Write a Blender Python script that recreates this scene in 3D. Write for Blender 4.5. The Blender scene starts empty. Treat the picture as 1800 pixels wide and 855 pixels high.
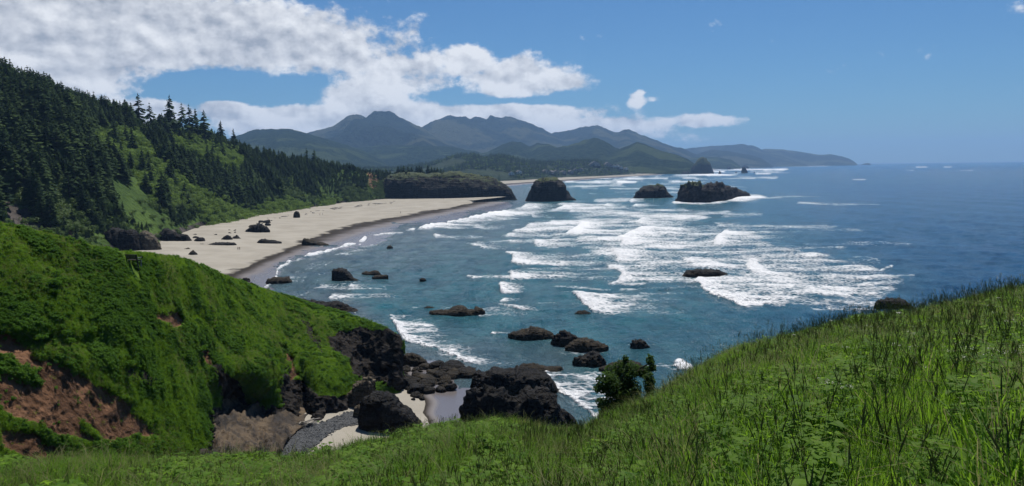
import bpy, bmesh, math, random
import numpy as np
from mathutils import Matrix, Vector
random.seed(7); RNG = np.random.default_rng(11)
R = math.radians
SC = bpy.context.scene
COL = SC.collection

# ------------------------------------------------------------------ camera
H, FOC = 46.0, 1412.0
PITCH, ROLL = math.atan(134.1/FOC), math.atan(0.0125)
FW = np.array([0, math.cos(PITCH), -math.sin(PITCH)])
R0 = np.array([1.0, 0, 0]); U0 = np.array([0, math.sin(PITCH), math.cos(PITCH)])
UP = U0*math.cos(ROLL) + R0*math.sin(ROLL); RT = R0*math.cos(ROLL) - U0*math.sin(ROLL)
cam = bpy.data.cameras.new('camera'); camo = bpy.data.objects.new('camera', cam); COL.objects.link(camo)
m = Matrix.Identity(4)
for i in range(3):
    m[i][0] = RT[i]; m[i][1] = UP[i]; m[i][2] = -FW[i]
m[2][3] = H
camo.matrix_world = m
cam.sensor_width = 36; cam.lens = 36*FOC/1800; cam.clip_start = 0.1; cam.clip_end = 80000
SC.camera = camo

def ray(px, py):
    px = np.asarray(px, float); py = np.asarray(py, float)
    return FW + RT*((px-900)/FOC)[..., None] - UP*((py-427.5)/FOC)[..., None]
def P(px, py, D):                 # the point at forward distance D on the sight line of a photo pixel
    r = ray(px, py); t = np.asarray(D, float)/r[..., 1]
    p = r*t[..., None]; p[..., 2] += H
    return p
def G(px, py, z=0.0):             # the point where that sight line meets height z
    r = ray(px, py); t = (np.asarray(z, float)-H)/r[..., 2]
    p = r*t[..., None]; p[..., 2] += H
    return p
def proj(p):
    q = np.asarray(p, float)-np.array([0, 0, H]); d = q@FW
    d = np.where(d < 0.01, 0.01, d)
    return 900+FOC*(q@RT)/d, 427.5-FOC*(q@UP)/d

# ------------------------------------------------------------------ light, sky, exposure
SUN_EL, SUN_AZ = 63.0, 15.0       # azimuth measured from straight ahead towards the right
SUN_STRENGTH, SKY_STRENGTH = 4.6, 0.060
sun = bpy.data.lights.new('sun', 'SUN'); suno = bpy.data.objects.new('sun', sun); COL.objects.link(suno)
sun.energy = SUN_STRENGTH; sun.angle = R(0.5); sun.color = (1.0, 0.95, 0.87)
sd = Vector((math.cos(R(SUN_EL))*math.sin(R(SUN_AZ)), math.cos(R(SUN_EL))*math.cos(R(SUN_AZ)), math.sin(R(SUN_EL))))
suno.rotation_euler = sd.to_track_quat('Z', 'Y').to_euler(); suno.location = (0, 0, 300)
SC.view_settings.view_transform = 'Standard'; SC.view_settings.look = 'None'
SC.view_settings.exposure = 0.30; SC.view_settings.gamma = 1.0
SC.render.engine = 'CYCLES'
cy = SC.cycles
cy.use_denoising = True
cy.max_bounces = 6; cy.diffuse_bounces = 2; cy.glossy_bounces = 2; cy.transmission_bounces = 3; cy.transparent_max_bounces = 6
cy.volume_bounces = 0; cy.caustics_reflective = False; cy.caustics_refractive = False
cy.use_adaptive_sampling = True; cy.adaptive_threshold = 0.02
cy.sample_clamp_indirect = 4.0

class NT:                          # small helper for node trees
    def __init__(s, tree): s.t = tree; s.n = tree.nodes; s.l = tree.links
    def new(s, typ, **kw):
        n = s.n.new(typ)
        for k, v in kw.items(): setattr(n, k, v)
        return n
    def put(s, sock, v):
        if isinstance(v, bpy.types.NodeSocket): s.l.new(v, sock)
        elif v is not None:
            if sock.type == 'RGBA' and not hasattr(v, '__len__'): v = (v, v, v, 1)
            elif sock.type == 'RGBA' and len(v) == 3: v = (*v, 1)
            sock.default_value = v
    def math(s, op, a, b=0.0, c=None, clamp=False):
        n = s.new('ShaderNodeMath', operation=op); n.use_clamp = clamp
        s.put(n.inputs[0], a); s.put(n.inputs[1], b)
        if c is not None: s.put(n.inputs[2], c)
        return n.outputs[0]
    def noise(s, vec, scale, detail=4.0, rough=0.55, dist=0.0):
        n = s.new('ShaderNodeTexNoise')
        if vec is not None: s.l.new(vec, n.inputs['Vector'])
        n.inputs['Scale'].default_value = scale; n.inputs['Detail'].default_value = detail
        n.inputs['Roughness'].default_value = rough; n.inputs['Distortion'].default_value = dist
        return n.outputs['Fac']
    def mix(s, f, a, b):
        n = s.new('ShaderNodeMix', data_type='RGBA'); s.put(n.inputs[0], f); s.put(n.inputs[6], a); s.put(n.inputs[7], b)
        return n.outputs[2]
    def step(s, v, lo, hi, a=0.0, b=1.0):
        n = s.new('ShaderNodeMapRange', interpolation_type='SMOOTHSTEP')
        s.put(n.inputs[0], v); s.put(n.inputs[1], lo); s.put(n.inputs[2], hi); s.put(n.inputs[3], a); s.put(n.inputs[4], b)
        return n.outputs[0]
    def scale(s, vec, xyz, add=(0, 0, 0)):
        n = s.new('ShaderNodeMapping'); s.l.new(vec, n.inputs[0])
        n.inputs['Scale'].default_value = xyz; n.inputs['Location'].default_value = add
        return n.outputs[0]
    def attr(s, name):
        return s.new('ShaderNodeAttribute', attribute_name=name)
    def bump(s, h, strength, dist):
        n = s.new('ShaderNodeBump'); s.put(n.inputs['Height'], h)
        n.inputs['Strength'].default_value = strength; n.inputs['Distance'].default_value = dist
        return n.outputs[0]

world = bpy.data.worlds.new('World'); SC.world = world; world.use_nodes = True
def build_sky():
    t = NT(world.node_tree); t.n.clear()
    sky = t.new('ShaderNodeTexSky', sky_type='NISHITA'); sky.sun_disc = False
    sky.sun_elevation = R(SUN_EL); sky.sun_rotation = R(SUN_AZ); sky.altitude = 50
    sky.air_density = 1.0; sky.dust_density = 0.15; sky.ozone_density = 5.0
    tc = t.new('ShaderNodeTexCoord').outputs['Generated']
    sp = t.new('ShaderNodeSeparateXYZ'); t.l.new(tc, sp.inputs[0])
    az = t.math('ARCTAN2', sp.outputs[0], sp.outputs[1]); el = t.math('ARCSINE', sp.outputs[2])
    # cloud cover: broad lumps in azimuth and elevation, broken up by noise
    L = [(-700, 40, 600, 150, 1.0), (60, 40, 430, 95, 1.05), (380, 62, 300, 68, 1.05), (560, 92, 190, 52, .8), (690, 118, 130, 42, .75),
         (130, 130, 170, 50, .9), (822, 106, 50, 32, 1.05), (905, 138, 100, 42, 1.05), (990, 146, 70, 22, .75), (700, 148, 120, 30, .7), (640, 168, 100, 34, .95),
         (395, 192, 52, 24, 1.1), (510, 212, 140, 34, 1.1), (690, 206, 200, 34, 1.15), (880, 206, 190, 32, 1.15), (1050, 224, 150, 22, 1.0), (1235, 213, 90, 15, .78),
         (900, 240, 320, 26, .9), (1122, 176, 24, 13, .86), (1150, 174, 26, 9, .74), (1126, 165, 14, 9, .7), (280, 196, 80, 26, 1.0), (1225, 242, 90, 12, .32), (720, 58, 22, 9, .45)]
    holes = [(398, 156, 105, 20, -1.1), (960, 178, 200, 7, -.35), (180, 62, 1, 1, 0)]
    tot = None; big = None
    for k, (px, py, sx, sy, a) in enumerate(L+holes):
        r = ray(px, py); r = r/np.linalg.norm(r)
        a0 = math.atan2(r[0], r[1]); e0 = math.asin(r[2])
        u = t.math('MULTIPLY', t.math('SUBTRACT', az, a0), FOC/sx); v = t.math('MULTIPLY', t.math('SUBTRACT', el, e0), FOC/sy)
        g = t.math('MULTIPLY', t.math('EXPONENT', t.math('MULTIPLY', t.math('ADD', t.math('MULTIPLY', u, u), t.math('MULTIPLY', v, v)), -1.0)), a)
        if k in (0, 1, 2): big = g if big is None else t.math('ADD', big, g)
        if tot is None: tot = g
        elif a < 0: tot = t.math('ADD', tot, g)
        else: tot = t.math('SMOOTH_MAX', tot, g, 0.25)
    cv = t.new('ShaderNodeCombineXYZ'); t.l.new(az, cv.inputs[0]); t.l.new(t.math('MULTIPLY', el, 1.35), cv.inputs[1])
    n1 = t.noise(cv.outputs[0], 15.0, 12.0, 0.62, 0.0); n1s = t.noise(cv.outputs[0], 15.0, 6.0, 0.55, 0.0)
    cv2 = t.new('ShaderNodeVectorMath', operation='ADD'); t.l.new(cv.outputs[0], cv2.inputs[0]); cv2.inputs[1].default_value = (0.006, 0.013, 0)
    n2 = t.noise(cv2.outputs[0], 15.0, 6.0, 0.55, 0.0)
    d = t.math('ADD', t.math('SUBTRACT', t.math('MULTIPLY', tot, 1.5), 0.44), t.math('MULTIPLY', t.math('SUBTRACT', n1, 0.5), 1.8)); d = t.math('ADD', d, t.math('MULTIPLY', t.math('SUBTRACT', t.noise(cv.outputs[0], 46.0, 8.0, 0.6, 0.0), 0.5), 0.95))
    mask = t.step(d, 0.08, 0.50)
    lit = t.math('ADD', 0.88, t.math('MULTIPLY', t.math('SUBTRACT', n1s, n2), 4.2))
    lit = t.math('SUBTRACT', lit, t.math('MULTIPLY', t.math('MAXIMUM', t.math('SUBTRACT', d, 0.80), 0.0), 0.34))
    lit = t.math('SUBTRACT', lit, t.math('MULTIPLY', t.math('MINIMUM', big, 1.0), 0.32), clamp=True)
    cc = t.mix(lit, (0.36, 0.39, 0.45), (0.88, 0.89, 0.91))
    b1 = t.new('ShaderNodeBackground'); tint = t.new('ShaderNodeMix', data_type='RGBA', blend_type='MULTIPLY'); tint.inputs[0].default_value = 1.0; t.l.new(sky.outputs[0], tint.inputs[6]); tint.inputs[7].default_value = (0.47, 0.76, 1.0, 1); t.l.new(tint.outputs[2], b1.inputs[0]); b1.inputs[1].default_value = SKY_STRENGTH
    b2 = t.new('ShaderNodeBackground'); t.l.new(cc, b2.inputs[0]); b2.inputs[1].default_value = 0.86
    mx = t.new('ShaderNodeMixShader'); t.l.new(t.math('MULTIPLY', mask, 0.97), mx.inputs[0]); t.l.new(b1.outputs[0], mx.inputs[1]); t.l.new(b2.outputs[0], mx.inputs[2])
    o = t.new('ShaderNodeOutputWorld'); t.l.new(mx.outputs[0], o.inputs[0])
build_sky()

# ------------------------------------------------------------------ noise and mesh helpers
def _hash(ix, iy, iz, seed):
    h = (ix.astype(np.int64)*374761393 + iy.astype(np.int64)*668265263 + iz.astype(np.int64)*2147483647 + seed*1274126177) & 0xffffffff
    h = ((h ^ (h >> 13))*1274126177) & 0xffffffff
    h = (h ^ (h >> 16)) & 0xffffffff
    return h/4294967295.0
def vnoise(p, seed=0):
    f = np.floor(p); i = f.astype(np.int64); w = p-f; w = w*w*w*(w*(w*6-15)+10)
    r = 0
    for a in (0, 1):
        for b in (0, 1):
            for c in (0, 1):
                k = (w[..., 0] if a else 1-w[..., 0])*(w[..., 1] if b else 1-w[..., 1])*(w[..., 2] if c else 1-w[..., 2])
                r = r + k*_hash(i[..., 0]+a, i[..., 1]+b, i[..., 2]+c, seed)
    return r*2-1
def fbm(p, octs=4, seed=0, gain=0.5, ridged=False):
    r = 0; a = 1.0; t = 0; q = np.array(p, float)
    for o in range(octs):
        n = vnoise(q, seed+o*17)
        r = r + a*((1-2*np.abs(n)) if ridged else n); t += a; a *= gain; q = q*2.03+13.7
    return r/t
def sstep(a, b, x):
    t = np.clip((x-a)/(b-a), 0, 1); return t*t*(3-2*t)
def inpoly(px, py, poly):
    c = np.zeros(np.shape(px), bool); n = len(poly); j = n-1
    for i in range(n):
        xi, yi = poly[i]; xj, yj = poly[j]
        if yi != yj:
            c ^= ((yi > py) != (yj > py)) & (px < (xj-xi)*(py-yi)/(yj-yi)+xi)
        j = i
    return c
def grid_faces(nu, nv):
    i = np.arange(nu-1)[:, None]*nv+np.arange(nv-1)[None, :]
    return np.stack([i, i+nv, i+nv+1, i+1], -1).reshape(-1, 4)
def mesh_np(name, V, F, mat=None, smooth=True, attrs=None):
    V = np.asarray(V, np.float32).reshape(-1, 3); F = np.asarray(F, np.int32); k = F.shape[1]
    me = bpy.data.meshes.new(name)
    me.vertices.add(len(V)); me.vertices.foreach_set('co', V.ravel())
    me.loops.add(F.size); me.loops.foreach_set('vertex_index', F.ravel())
    me.polygons.add(len(F)); me.polygons.foreach_set('loop_start', np.arange(0, F.size, k, dtype=np.int32))
    me.polygons.foreach_set('use_smooth', np.full(len(F), smooth))
    for an, av in (attrs or {}).items():
        av = np.asarray(av, np.float32)
        if av.ndim == 1:
            a = me.attributes.new(an, 'FLOAT', 'POINT'); a.data.foreach_set('value', av)
        else:
            a = me.attributes.new(an, 'FLOAT_COLOR', 'POINT')
            a.data.foreach_set('color', np.concatenate([av, np.ones((len(av), 1), np.float32)], 1).ravel())
    me.update(calc_edges=True)
    if mat: me.materials.append(mat)
    return me
def link(name, me, parent=None):
    o = bpy.data.objects.new(name, me); COL.objects.link(o)
    if parent: o.parent = parent
    return o
def tag(o, label=None, cat=None, group=None, kind=None):
    if label: o['label'] = label
    if cat: o['category'] = cat
    if group: o['group'] = group
    if kind: o['kind'] = kind
    return o
def empty(name, loc=(0, 0, 0), rz=0.0):
    o = bpy.data.objects.new(name, None); COL.objects.link(o); o.location = loc; o.rotation_euler = (0, 0, rz)
    o.empty_display_size = 0.2
    return o
class MB:                          # collects polygons (triangles) for one mesh
    def __init__(s): s.v = []; s.f = []
    def add(s, vs, fs):
        b = len(s.v); s.v += [tuple(v) for v in vs]; s.f += [tuple(b+i for i in f) for f in fs]
    def box(s, c, d, rot=None):
        c = Vector(c); vs = []
        for x in (-.5, .5):
            for y in (-.5, .5):
                for z in (-.5, .5):
                    v = Vector((x*d[0], y*d[1], z*d[2]))
                    if rot: v = rot@v
                    vs.append(c+v)
        s.add(vs, [(0, 1, 3, 2), (4, 6, 7, 5), (0, 4, 5, 1), (2, 3, 7, 6), (0, 2, 6, 4), (1, 5, 7, 3)])
    def tube(s, pts, rad, n=6):
        rings = []
        for i, p in enumerate(pts):
            p = Vector(p); a = Vector(pts[max(i-1, 0)]); b = Vector(pts[min(i+1, len(pts)-1)])
            t = (b-a).normalized() if (b-a).length > 1e-9 else Vector((0, 0, 1))
            x = t.orthogonal().normalized(); y = t.cross(x)
            r = rad[i] if hasattr(rad, '__len__') else rad
            rings.append([p+x*(r*math.cos(k*2*math.pi/n))+y*(r*math.sin(k*2*math.pi/n)) for k in range(n)])
        vs = [v for r_ in rings for v in r_]; fs = []
        for i in range(len(pts)-1):
            for k in range(n): fs.append((i*n+k, i*n+(k+1) % n, (i+1)*n+(k+1) % n, (i+1)*n+k))
        fs.append(tuple(range(n-1, -1, -1))); fs.append(tuple((len(pts)-1)*n+k for k in range(n)))
        s.add(vs, fs)
    def mesh(s, name, mat=None, smooth=False):
        me = bpy.data.meshes.new(name); me.from_pydata(s.v, [], s.f)
        if smooth: me.polygons.foreach_set('use_smooth', [True]*len(me.polygons))
        if mat: me.materials.append(mat)
        me.update(); return me
def instancer(name, pts, rots, scl, idx, sources, label=None):     # many small alike pieces that nobody could count: one object
    me = bpy.data.meshes.new(name); n = len(pts)
    me.vertices.add(n); me.vertices.foreach_set('co', np.asarray(pts, np.float32).ravel())
    a = me.attributes.new('rot', 'FLOAT_VECTOR', 'POINT'); a.data.foreach_set('vector', np.asarray(rots, np.float32).ravel())
    scl = np.asarray(scl, np.float32)
    if scl.ndim == 1: scl = np.repeat(scl[:, None], 3, 1)
    a = me.attributes.new('scl', 'FLOAT_VECTOR', 'POINT'); a.data.foreach_set('vector', scl.ravel())
    a = me.attributes.new('idx', 'INT', 'POINT'); a.data.foreach_set('value', np.asarray(idx, np.int32))
    me.update()
    o = link(name, me); tag(o, label, None, None, 'stuff')
    c = bpy.data.collections.new(name+'_source')
    for k, sm in enumerate(sources):
        c.objects.link(bpy.data.objects.new('%s_source_%02d' % (name, k), sm))
    g = bpy.data.node_groups.new(name, 'GeometryNodeTree')
    g.interface.new_socket('Geometry', in_out='INPUT', socket_type='NodeSocketGeometry')
    g.interface.new_socket('Geometry', in_out='OUTPUT', socket_type='NodeSocketGeometry')
    N = g.nodes; Lk = g.links
    gi = N.new('NodeGroupInput'); go = N.new('NodeGroupOutput')
    ci = N.new('GeometryNodeCollectionInfo'); ci.inputs[0].default_value = c; ci.inputs[1].default_value = True; ci.inputs[2].default_value = True
    ip = N.new('GeometryNodeInstanceOnPoints'); ip.inputs['Pick Instance'].default_value = True
    def na(nm, ty):
        q = N.new('GeometryNodeInputNamedAttribute'); q.data_type = ty; q.inputs[0].default_value = nm; return q.outputs[0]
    Lk.new(gi.outputs[0], ip.inputs['Points']); Lk.new(ci.outputs[0], ip.inputs['Instance'])
    Lk.new(na('idx', 'INT'), ip.inputs['Instance Index']); Lk.new(na('rot', 'FLOAT_VECTOR'), ip.inputs['Rotation']); Lk.new(na('scl', 'FLOAT_VECTOR'), ip.inputs['Scale'])
    Lk.new(ip.outputs[0], go.inputs[0])
    o.modifiers.new('scatter', 'NODES').node_group = g
    return o

# ------------------------------------------------------------------ materials
def new_mat(name):
    mt = bpy.data.materials.new(name); mt.use_nodes = True
    t = NT(mt.node_tree); t.n.clear()
    out = t.new('ShaderNodeOutputMaterial'); b = t.new('ShaderNodeBsdfPrincipled')
    t.l.new(b.outputs[0], out.inputs[0])
    b.inputs['Roughness'].default_value = 0.85; b.inputs['Specular IOR Level'].default_value = 0.25
    return mt, t, b, out
def pos(t): return t.new('ShaderNodeNewGeometry').outputs['Position']
def objc(t): return t.new('ShaderNodeTexCoord').outputs['Object']
def mat_rock(name, dark, light, scale=0.35, wet=True, moss=0.0):
    mt, t, b, out = new_mat(name); p = pos(t)
    n = t.noise(p, scale, 8, 0.65); n2 = t.noise(p, scale*4.3, 6, 0.6)
    c = t.mix(t.step(n, 0.36, 0.68), dark, light)
    c = t.mix(t.step(n2, 0.55, 0.8, 0, 0.5), c, tuple(x*1.7 for x in light))
    z = t.new('ShaderNodeSeparateXYZ'); t.l.new(p, z.inputs[0])
    wv = t.new('ShaderNodeTexWave', wave_type='BANDS', bands_direction='Z'); t.l.new(t.scale(p, (.25, .25, 1)), wv.inputs[0]); wv.inputs['Scale'].default_value = scale*0.9; wv.inputs['Distortion'].default_value = 9; wv.inputs['Detail'].default_value = 4; wv.inputs['Detail Scale'].default_value = 1.6
    c = t.mix(t.step(wv.outputs['Fac'], 0.0, 0.35, 0.6, 0.0), c, tuple(x*0.5 for x in dark))
    if wet:
        w = t.step(t.math('ADD', z.outputs[2], t.math('MULTIPLY', n, -2.0)), -0.6, 1.6, 0.75, 0.0)
        c = t.mix(w, c, (0.020, 0.015, 0.008))
    if moss:
        nz = t.new('ShaderNodeSeparateXYZ'); t.l.new(t.new('ShaderNodeNewGeometry').outputs['Normal'], nz.inputs[0])
        k = t.step(t.math('ADD', nz.outputs[2], t.math('MULTIPLY', t.math('SUBTRACT', n, 0.5), 1.2)), 0.70, 0.95, 0, moss)
        c = t.mix(k, c, t.mix(n2, (0.020, 0.036, 0.009), (0.048, 0.062, 0.016)))
    t.put(b.inputs['Base Color'], c)
    vor = t.new('ShaderNodeTexVoronoi', feature='DISTANCE_TO_EDGE'); t.l.new(p, vor.inputs[0]); vor.inputs['Scale'].default_value = scale*2.2
    h = t.math('ADD', t.math('ADD', t.math('MULTIPLY', n2, 0.6), t.math('MULTIPLY', wv.outputs['Fac'], 0.25)), t.math('ADD', n, t.math('MULTIPLY', t.step(vor.outputs[0], 0, 0.12), 0.25)))
    t.put(b.inputs['Normal'], t.bump(h, 0.9, 0.35/scale*0.6))
    b.inputs['Roughness'].default_value = 0.8; b.inputs['Specular IOR Level'].default_value = 0.15
    return mt
def mat_leaf(name, c1, c2, trans=0.35, rough=0.5, spec=0.3, big=0.0):
    mt, t, b, out = new_mat(name)
    rnd = t.new('ShaderNodeObjectInfo').outputs['Random']
    f = rnd
    if big:
        f = t.math('ADD', t.math('MULTIPLY', rnd, 0.55), t.math('MULTIPLY', t.step(t.noise(pos(t), big, 4), 0.35, 0.65), 0.45))
    c = t.mix(f, c1, c2)
    t.put(b.inputs['Base Color'], c); b.inputs['Roughness'].default_value = rough; b.inputs['Specular IOR Level'].default_value = spec
    if trans:
        tr = t.new('ShaderNodeBsdfTranslucent'); t.put(tr.inputs[0], t.mix(0.6, c, tuple(min(1, x*2.0) for x in c2)))
        mx = t.new('ShaderNodeMixShader'); mx.inputs[0].default_value = trans
        t.l.new(b.outputs[0], mx.inputs[1]); t.l.new(tr.outputs[0], mx.inputs[2]); t.l.new(mx.outputs[0], out.inputs[0])
    return mt
def mat_plain(name, c1, c2, scale=3.0, rough=0.8, bump=0.0):
    mt, t, b, out = new_mat(name); n = t.noise(objc(t), scale, 5)
    t.put(b.inputs['Base Color'], t.mix(t.step(n, 0.3, 0.7), c1, c2)); b.inputs['Roughness'].default_value = rough
    if bump: t.put(b.inputs['Normal'], t.bump(n, bump, 0.05))
    return mt

M_ROCK = mat_rock('dark_basalt', (0.0045, 0.0042, 0.0042), (0.017, 0.0155, 0.0148))
M_ROCKB = mat_rock('brown_weedy_rock', (0.011, 0.009, 0.006), (0.048, 0.037, 0.022), 0.5)
M_ROCKF = mat_rock('stack_rock', (0.0042, 0.004, 0.0038), (0.019, 0.017, 0.0155), 0.12)
M_ROCKP = mat_rock('pale_speckled_rock', (0.006, 0.0054, 0.0054), (0.045, 0.038, 0.037), 0.22)
M_TAN = mat_rock('tan_rock', (0.05, 0.042, 0.03), (0.16, 0.13, 0.09), 0.5, wet=False)
M_ROCKG = mat_rock('mossy_cliff_rock', (0.0042, 0.004, 0.0038), (0.019, 0.017, 0.0155), 0.12, moss=0.9)
M_CAP = mat_plain('cap_grass', (0.016, 0.027, 0.007), (0.044, 0.058, 0.015), 0.15, 0.9, 0.6)

def mat_land(name, g1, g2, soil, rock, gs=0.12):
    mt, t, b, out = new_mat(name); p = pos(t)
    n = t.noise(p, gs, 6, 0.6); n2 = t.noise(p, gs*9, 5, 0.6); n3 = t.noise(p, gs*3, 6, 0.65)
    g = t.mix(t.step(n, 0.35, 0.65), g1, g2); g = t.mix(t.step(n2, 0.35, 0.75, 0.0, 0.55), g, tuple(x*0.45 for x in g1))
    s = t.mix(t.step(n3, 0.36, 0.64), tuple(x*0.6 for x in soil), tuple(x*1.3 for x in soil)); s = t.mix(t.step(n2, 0.55, 0.75, 0, 0.5), s, tuple(x*0.4 for x in soil))
    rk = t.mix(t.step(n3, 0.35, 0.7), tuple(x*0.4 for x in rock), tuple(x*1.3 for x in rock))
    jig = t.math('MULTIPLY', t.math('SUBTRACT', n3, 0.5), 1.2)
    c = t.mix(t.step(t.math('ADD', t.attr('soil').outputs['Fac'], jig), 0.40, 0.62), g, s)
    c = t.mix(t.step(t.math('ADD', t.attr('rock').outputs['Fac'], jig), 0.38, 0.60), c, rk)
    t.put(b.inputs['Base Color'], c); b.inputs['Roughness'].default_value = 0.95; b.inputs['Specular IOR Level'].default_value = 0.1
    t.put(b.inputs['Normal'], t.bump(t.math('ADD', n2, t.math('MULTIPLY', n3, 1.5)), 0.8, 0.5/gs*0.12))
    return mt
M_HEAD = mat_land('headland_turf', (0.055, 0.110, 0.010), (0.105, 0.175, 0.020), (0.125, 0.066, 0.037), (0.030, 0.026, 0.023))
M_FORE = mat_land('meadow_soil', (0.018, 0.032, 0.007), (0.035, 0.055, 0.012), (0.06, 0.04, 0.025), (0.03, 0.03, 0.03), 0.6)
M_HILL = mat_land('forest_hill_ground', (0.030, 0.060, 0.012), (0.075, 0.125, 0.024), (0.16, 0.095, 0.055), (0.075, 0.065, 0.058), 0.03)
M_LOW = mat_land('lowland_ground', (0.013, 0.025, 0.010), (0.028, 0.042, 0.016), (0.10, 0.08, 0.05), (0.04, 0.04, 0.04), 0.006)

def mat_mountain(name, f1, f2, clear, amount, sc=0.0016):
    mt, t, b, out = new_mat(name); p = pos(t)
    n = t.noise(p, sc, 6, 0.6); n2 = t.noise(p, sc*9, 6, 0.65); n3 = t.noise(t.scale(p, (1, 1, 1), (5000, 300, 0)), sc*0.8, 3, 0.5, 0.6)
    c = t.mix(t.step(n2, 0.35, 0.65), f1, f2)
    k = t.math('MULTIPLY', t.step(n3, 0.50, 0.58), t.step(n, 0.42, 0.52)); c = t.mix(t.math('MULTIPLY', k, amount), c, clear)
    t.put(b.inputs['Base Color'], c); b.inputs['Roughness'].default_value = 1.0; b.inputs['Specular IOR Level'].default_value = 0.0
    t.put(b.inputs['Normal'], t.bump(t.math('ADD', n2, t.math('MULTIPLY', t.noise(p, sc*30, 4, 0.6), 0.4)), 1.0, 110))
    return mt
M_MTN = mat_mountain('mountain_forest', (0.012, 0.020, 0.012), (0.030, 0.042, 0.022), (0.085, 0.09, 0.045), 0.9)
M_FOOT = mat_mountain('foothill_forest', (0.016, 0.030, 0.013), (0.042, 0.065, 0.024), (0.085, 0.115, 0.040), 0.9, 0.003)

def mat_sand():
    mt, t, b, out = new_mat('beach_sand'); p = pos(t)
    w = t.attr('wet').outputs['Fac']; n = t.noise(p, 0.05, 6, 0.6); n2 = t.noise(p, 1.5, 5, 0.6)
    dry = t.mix(t.step(n, 0.3, 0.7), (0.265, 0.242, 0.20), (0.33, 0.305, 0.258)); dry = t.mix(t.step(n2, 0.55, 0.8, 0, 0.2), dry, (0.20, 0.175, 0.14))
    wj = t.math('ADD', w, t.math('MULTIPLY', t.math('SUBTRACT', n, 0.5), 0.25))
    damp = t.step(wj, 0.47, 0.51)
    wc = t.mix(t.step(wj, 0.55, 0.70), (0.030, 0.024, 0.018), (0.125, 0.112, 0.110))
    t.put(b.inputs['Base Color'], t.mix(damp, dry, wc))
    t.put(b.inputs['Roughness'], t.math('SUBTRACT', 0.95, t.math('MULTIPLY', t.step(wj, 0.6, 0.85), 0.72)))
    t.put(b.inputs['Specular IOR Level'], t.step(wj, 0.5, 0.85, 0.1, 0.42))
    t.put(b.inputs['Normal'], t.bump(t.math('ADD', n2, t.math('MULTIPLY', n, 3)), 0.25, 0.15))
    return mt
M_SAND = mat_sand()

def mat_sea():
    mt, t, b, out = new_mat('sea_water'); p = pos(t)
    pw0 = t.scale(p, (1.6, 0.7, 1))
    foam = t.attr('foam').outputs['Fac']; col = t.attr('tint').outputs['Color']
    # foam lace, broken up at several sizes
    f1 = t.noise(p, 0.10, 7, 0.68, 0.8); f2 = t.noise(p, 0.75, 5, 0.62, 0.4)
    vor = t.new('ShaderNodeTexVoronoi', feature='DISTANCE_TO_EDGE'); t.l.new(p, vor.inputs[0]); vor.inputs['Scale'].default_value = 0.45
    brk = t.math('ADD', t.math('ADD', t.math('MULTIPLY', f1, 0.85), t.math('MULTIPLY', f2, 0.45)), t.math('MULTIPLY', t.step(vor.outputs[0], 0.0, 0.35), -0.22))
    d = t.math('ADD', t.math('MULTIPLY', foam, 1.15), t.math('MULTIPLY', t.math('SUBTRACT', brk, 0.56), 1.5))
    k = t.math('MULTIPLY', t.step(d, 0.32, 0.92), t.step(foam, 0.03, 0.14))
    c = t.mix(t.step(t.noise(pw0, 0.05, 7, 0.7), 0.36, 0.62, 0.0, 1.0), col, t.mix(0.5, col, (0.004, 0.034, 0.072)))  # light and dark of the ripples mixed into the water colour
    milk = t.step(foam, 0.05, 0.7, 0.0, 0.35)
    c = t.mix(milk, c, (0.09, 0.22, 0.26))
    t.put(b.inputs['Base Color'], t.mix(k, c, (0.90, 0.91, 0.92)))
    t.put(b.inputs['Roughness'], t.math('ADD', 0.16, t.math('MULTIPLY', k, 0.7)))
    b.inputs['IOR'].default_value = 1.33; b.inputs['Specular IOR Level'].default_value = 0.5
    pw = t.scale(p, (1.5, 0.75, 1))
    h = t.math('ADD', t.math('MULTIPLY', t.noise(pw, 0.07, 6, 0.62, 0.5), 2.4), t.math('ADD', t.noise(pw, 0.55, 6, 0.65), t.math('MULTIPLY', k, 0.35)))
    t.put(b.inputs['Normal'], t.bump(h, 1.0, 2.6))
    return mt
M_SEA = mat_sea()

# ------------------------------------------------------------------ foam map: what foam lies where on the water
FX0, FY0, FS = -100, 280, 2.0
FWN, FHN = 1000, 240
fxx, fyy = np.meshgrid(FX0+FS*np.arange(FWN), FY0+FS*np.arange(FHN))
FOAM = np.zeros((FHN, FWN))
def z7(l): return [(880+x/3.913, 330+y/3.913) for x, y in l]
def z8(l): return [(1000+x/2.571, 330+y/2.571) for x, y in l]
def zl(l): return [(440+x/3.214, 350+y/3.214) for x, y in l]
wob = fbm(np.stack([fxx/26, fyy/9, fxx*0], -1), 4, 3)*9
streak = fbm(np.stack([fxx/90, fyy/2.6, fxx*0+4], -1), 4, 6)
wob2 = fbm(np.stack([fxx/60, fyy/7, fxx*0+9], -1), 4, 5)
def trail(front, length, s, head=0.35):      # a bore: sharp leading edge on its left, foam thinning out behind it
    global FOAM
    pts = sorted(front, key=lambda q: q[1]); ys = np.array([q[1] for q in pts]); xs = np.array([q[0] for q in pts])
    xf = np.interp(fyy, ys, xs)+wob*0.8
    span = max(ys[-1]-ys[0], 2.0)
    v = sstep(ys[0]-1.5-span*.12, ys[0]+1.0+span*.1, fyy+wob2*2)*(1-sstep(ys[-1]-0.5-span*.08, ys[-1]+2.0, fyy+wob2*2))
    d = fxx-xf
    f = sstep(-3, 2.5, d)*((1-head)*np.clip(1-np.maximum(d, 0)/(1.75*length), 0, 1)**0.75*(.80+.75*streak)+head*np.exp(-np.maximum(d, 0)/(0.16*length+6)))*(1-sstep(1.3*length, 2.1*length, d))
    FOAM = np.maximum(FOAM, s*v*f*1.2)
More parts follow.
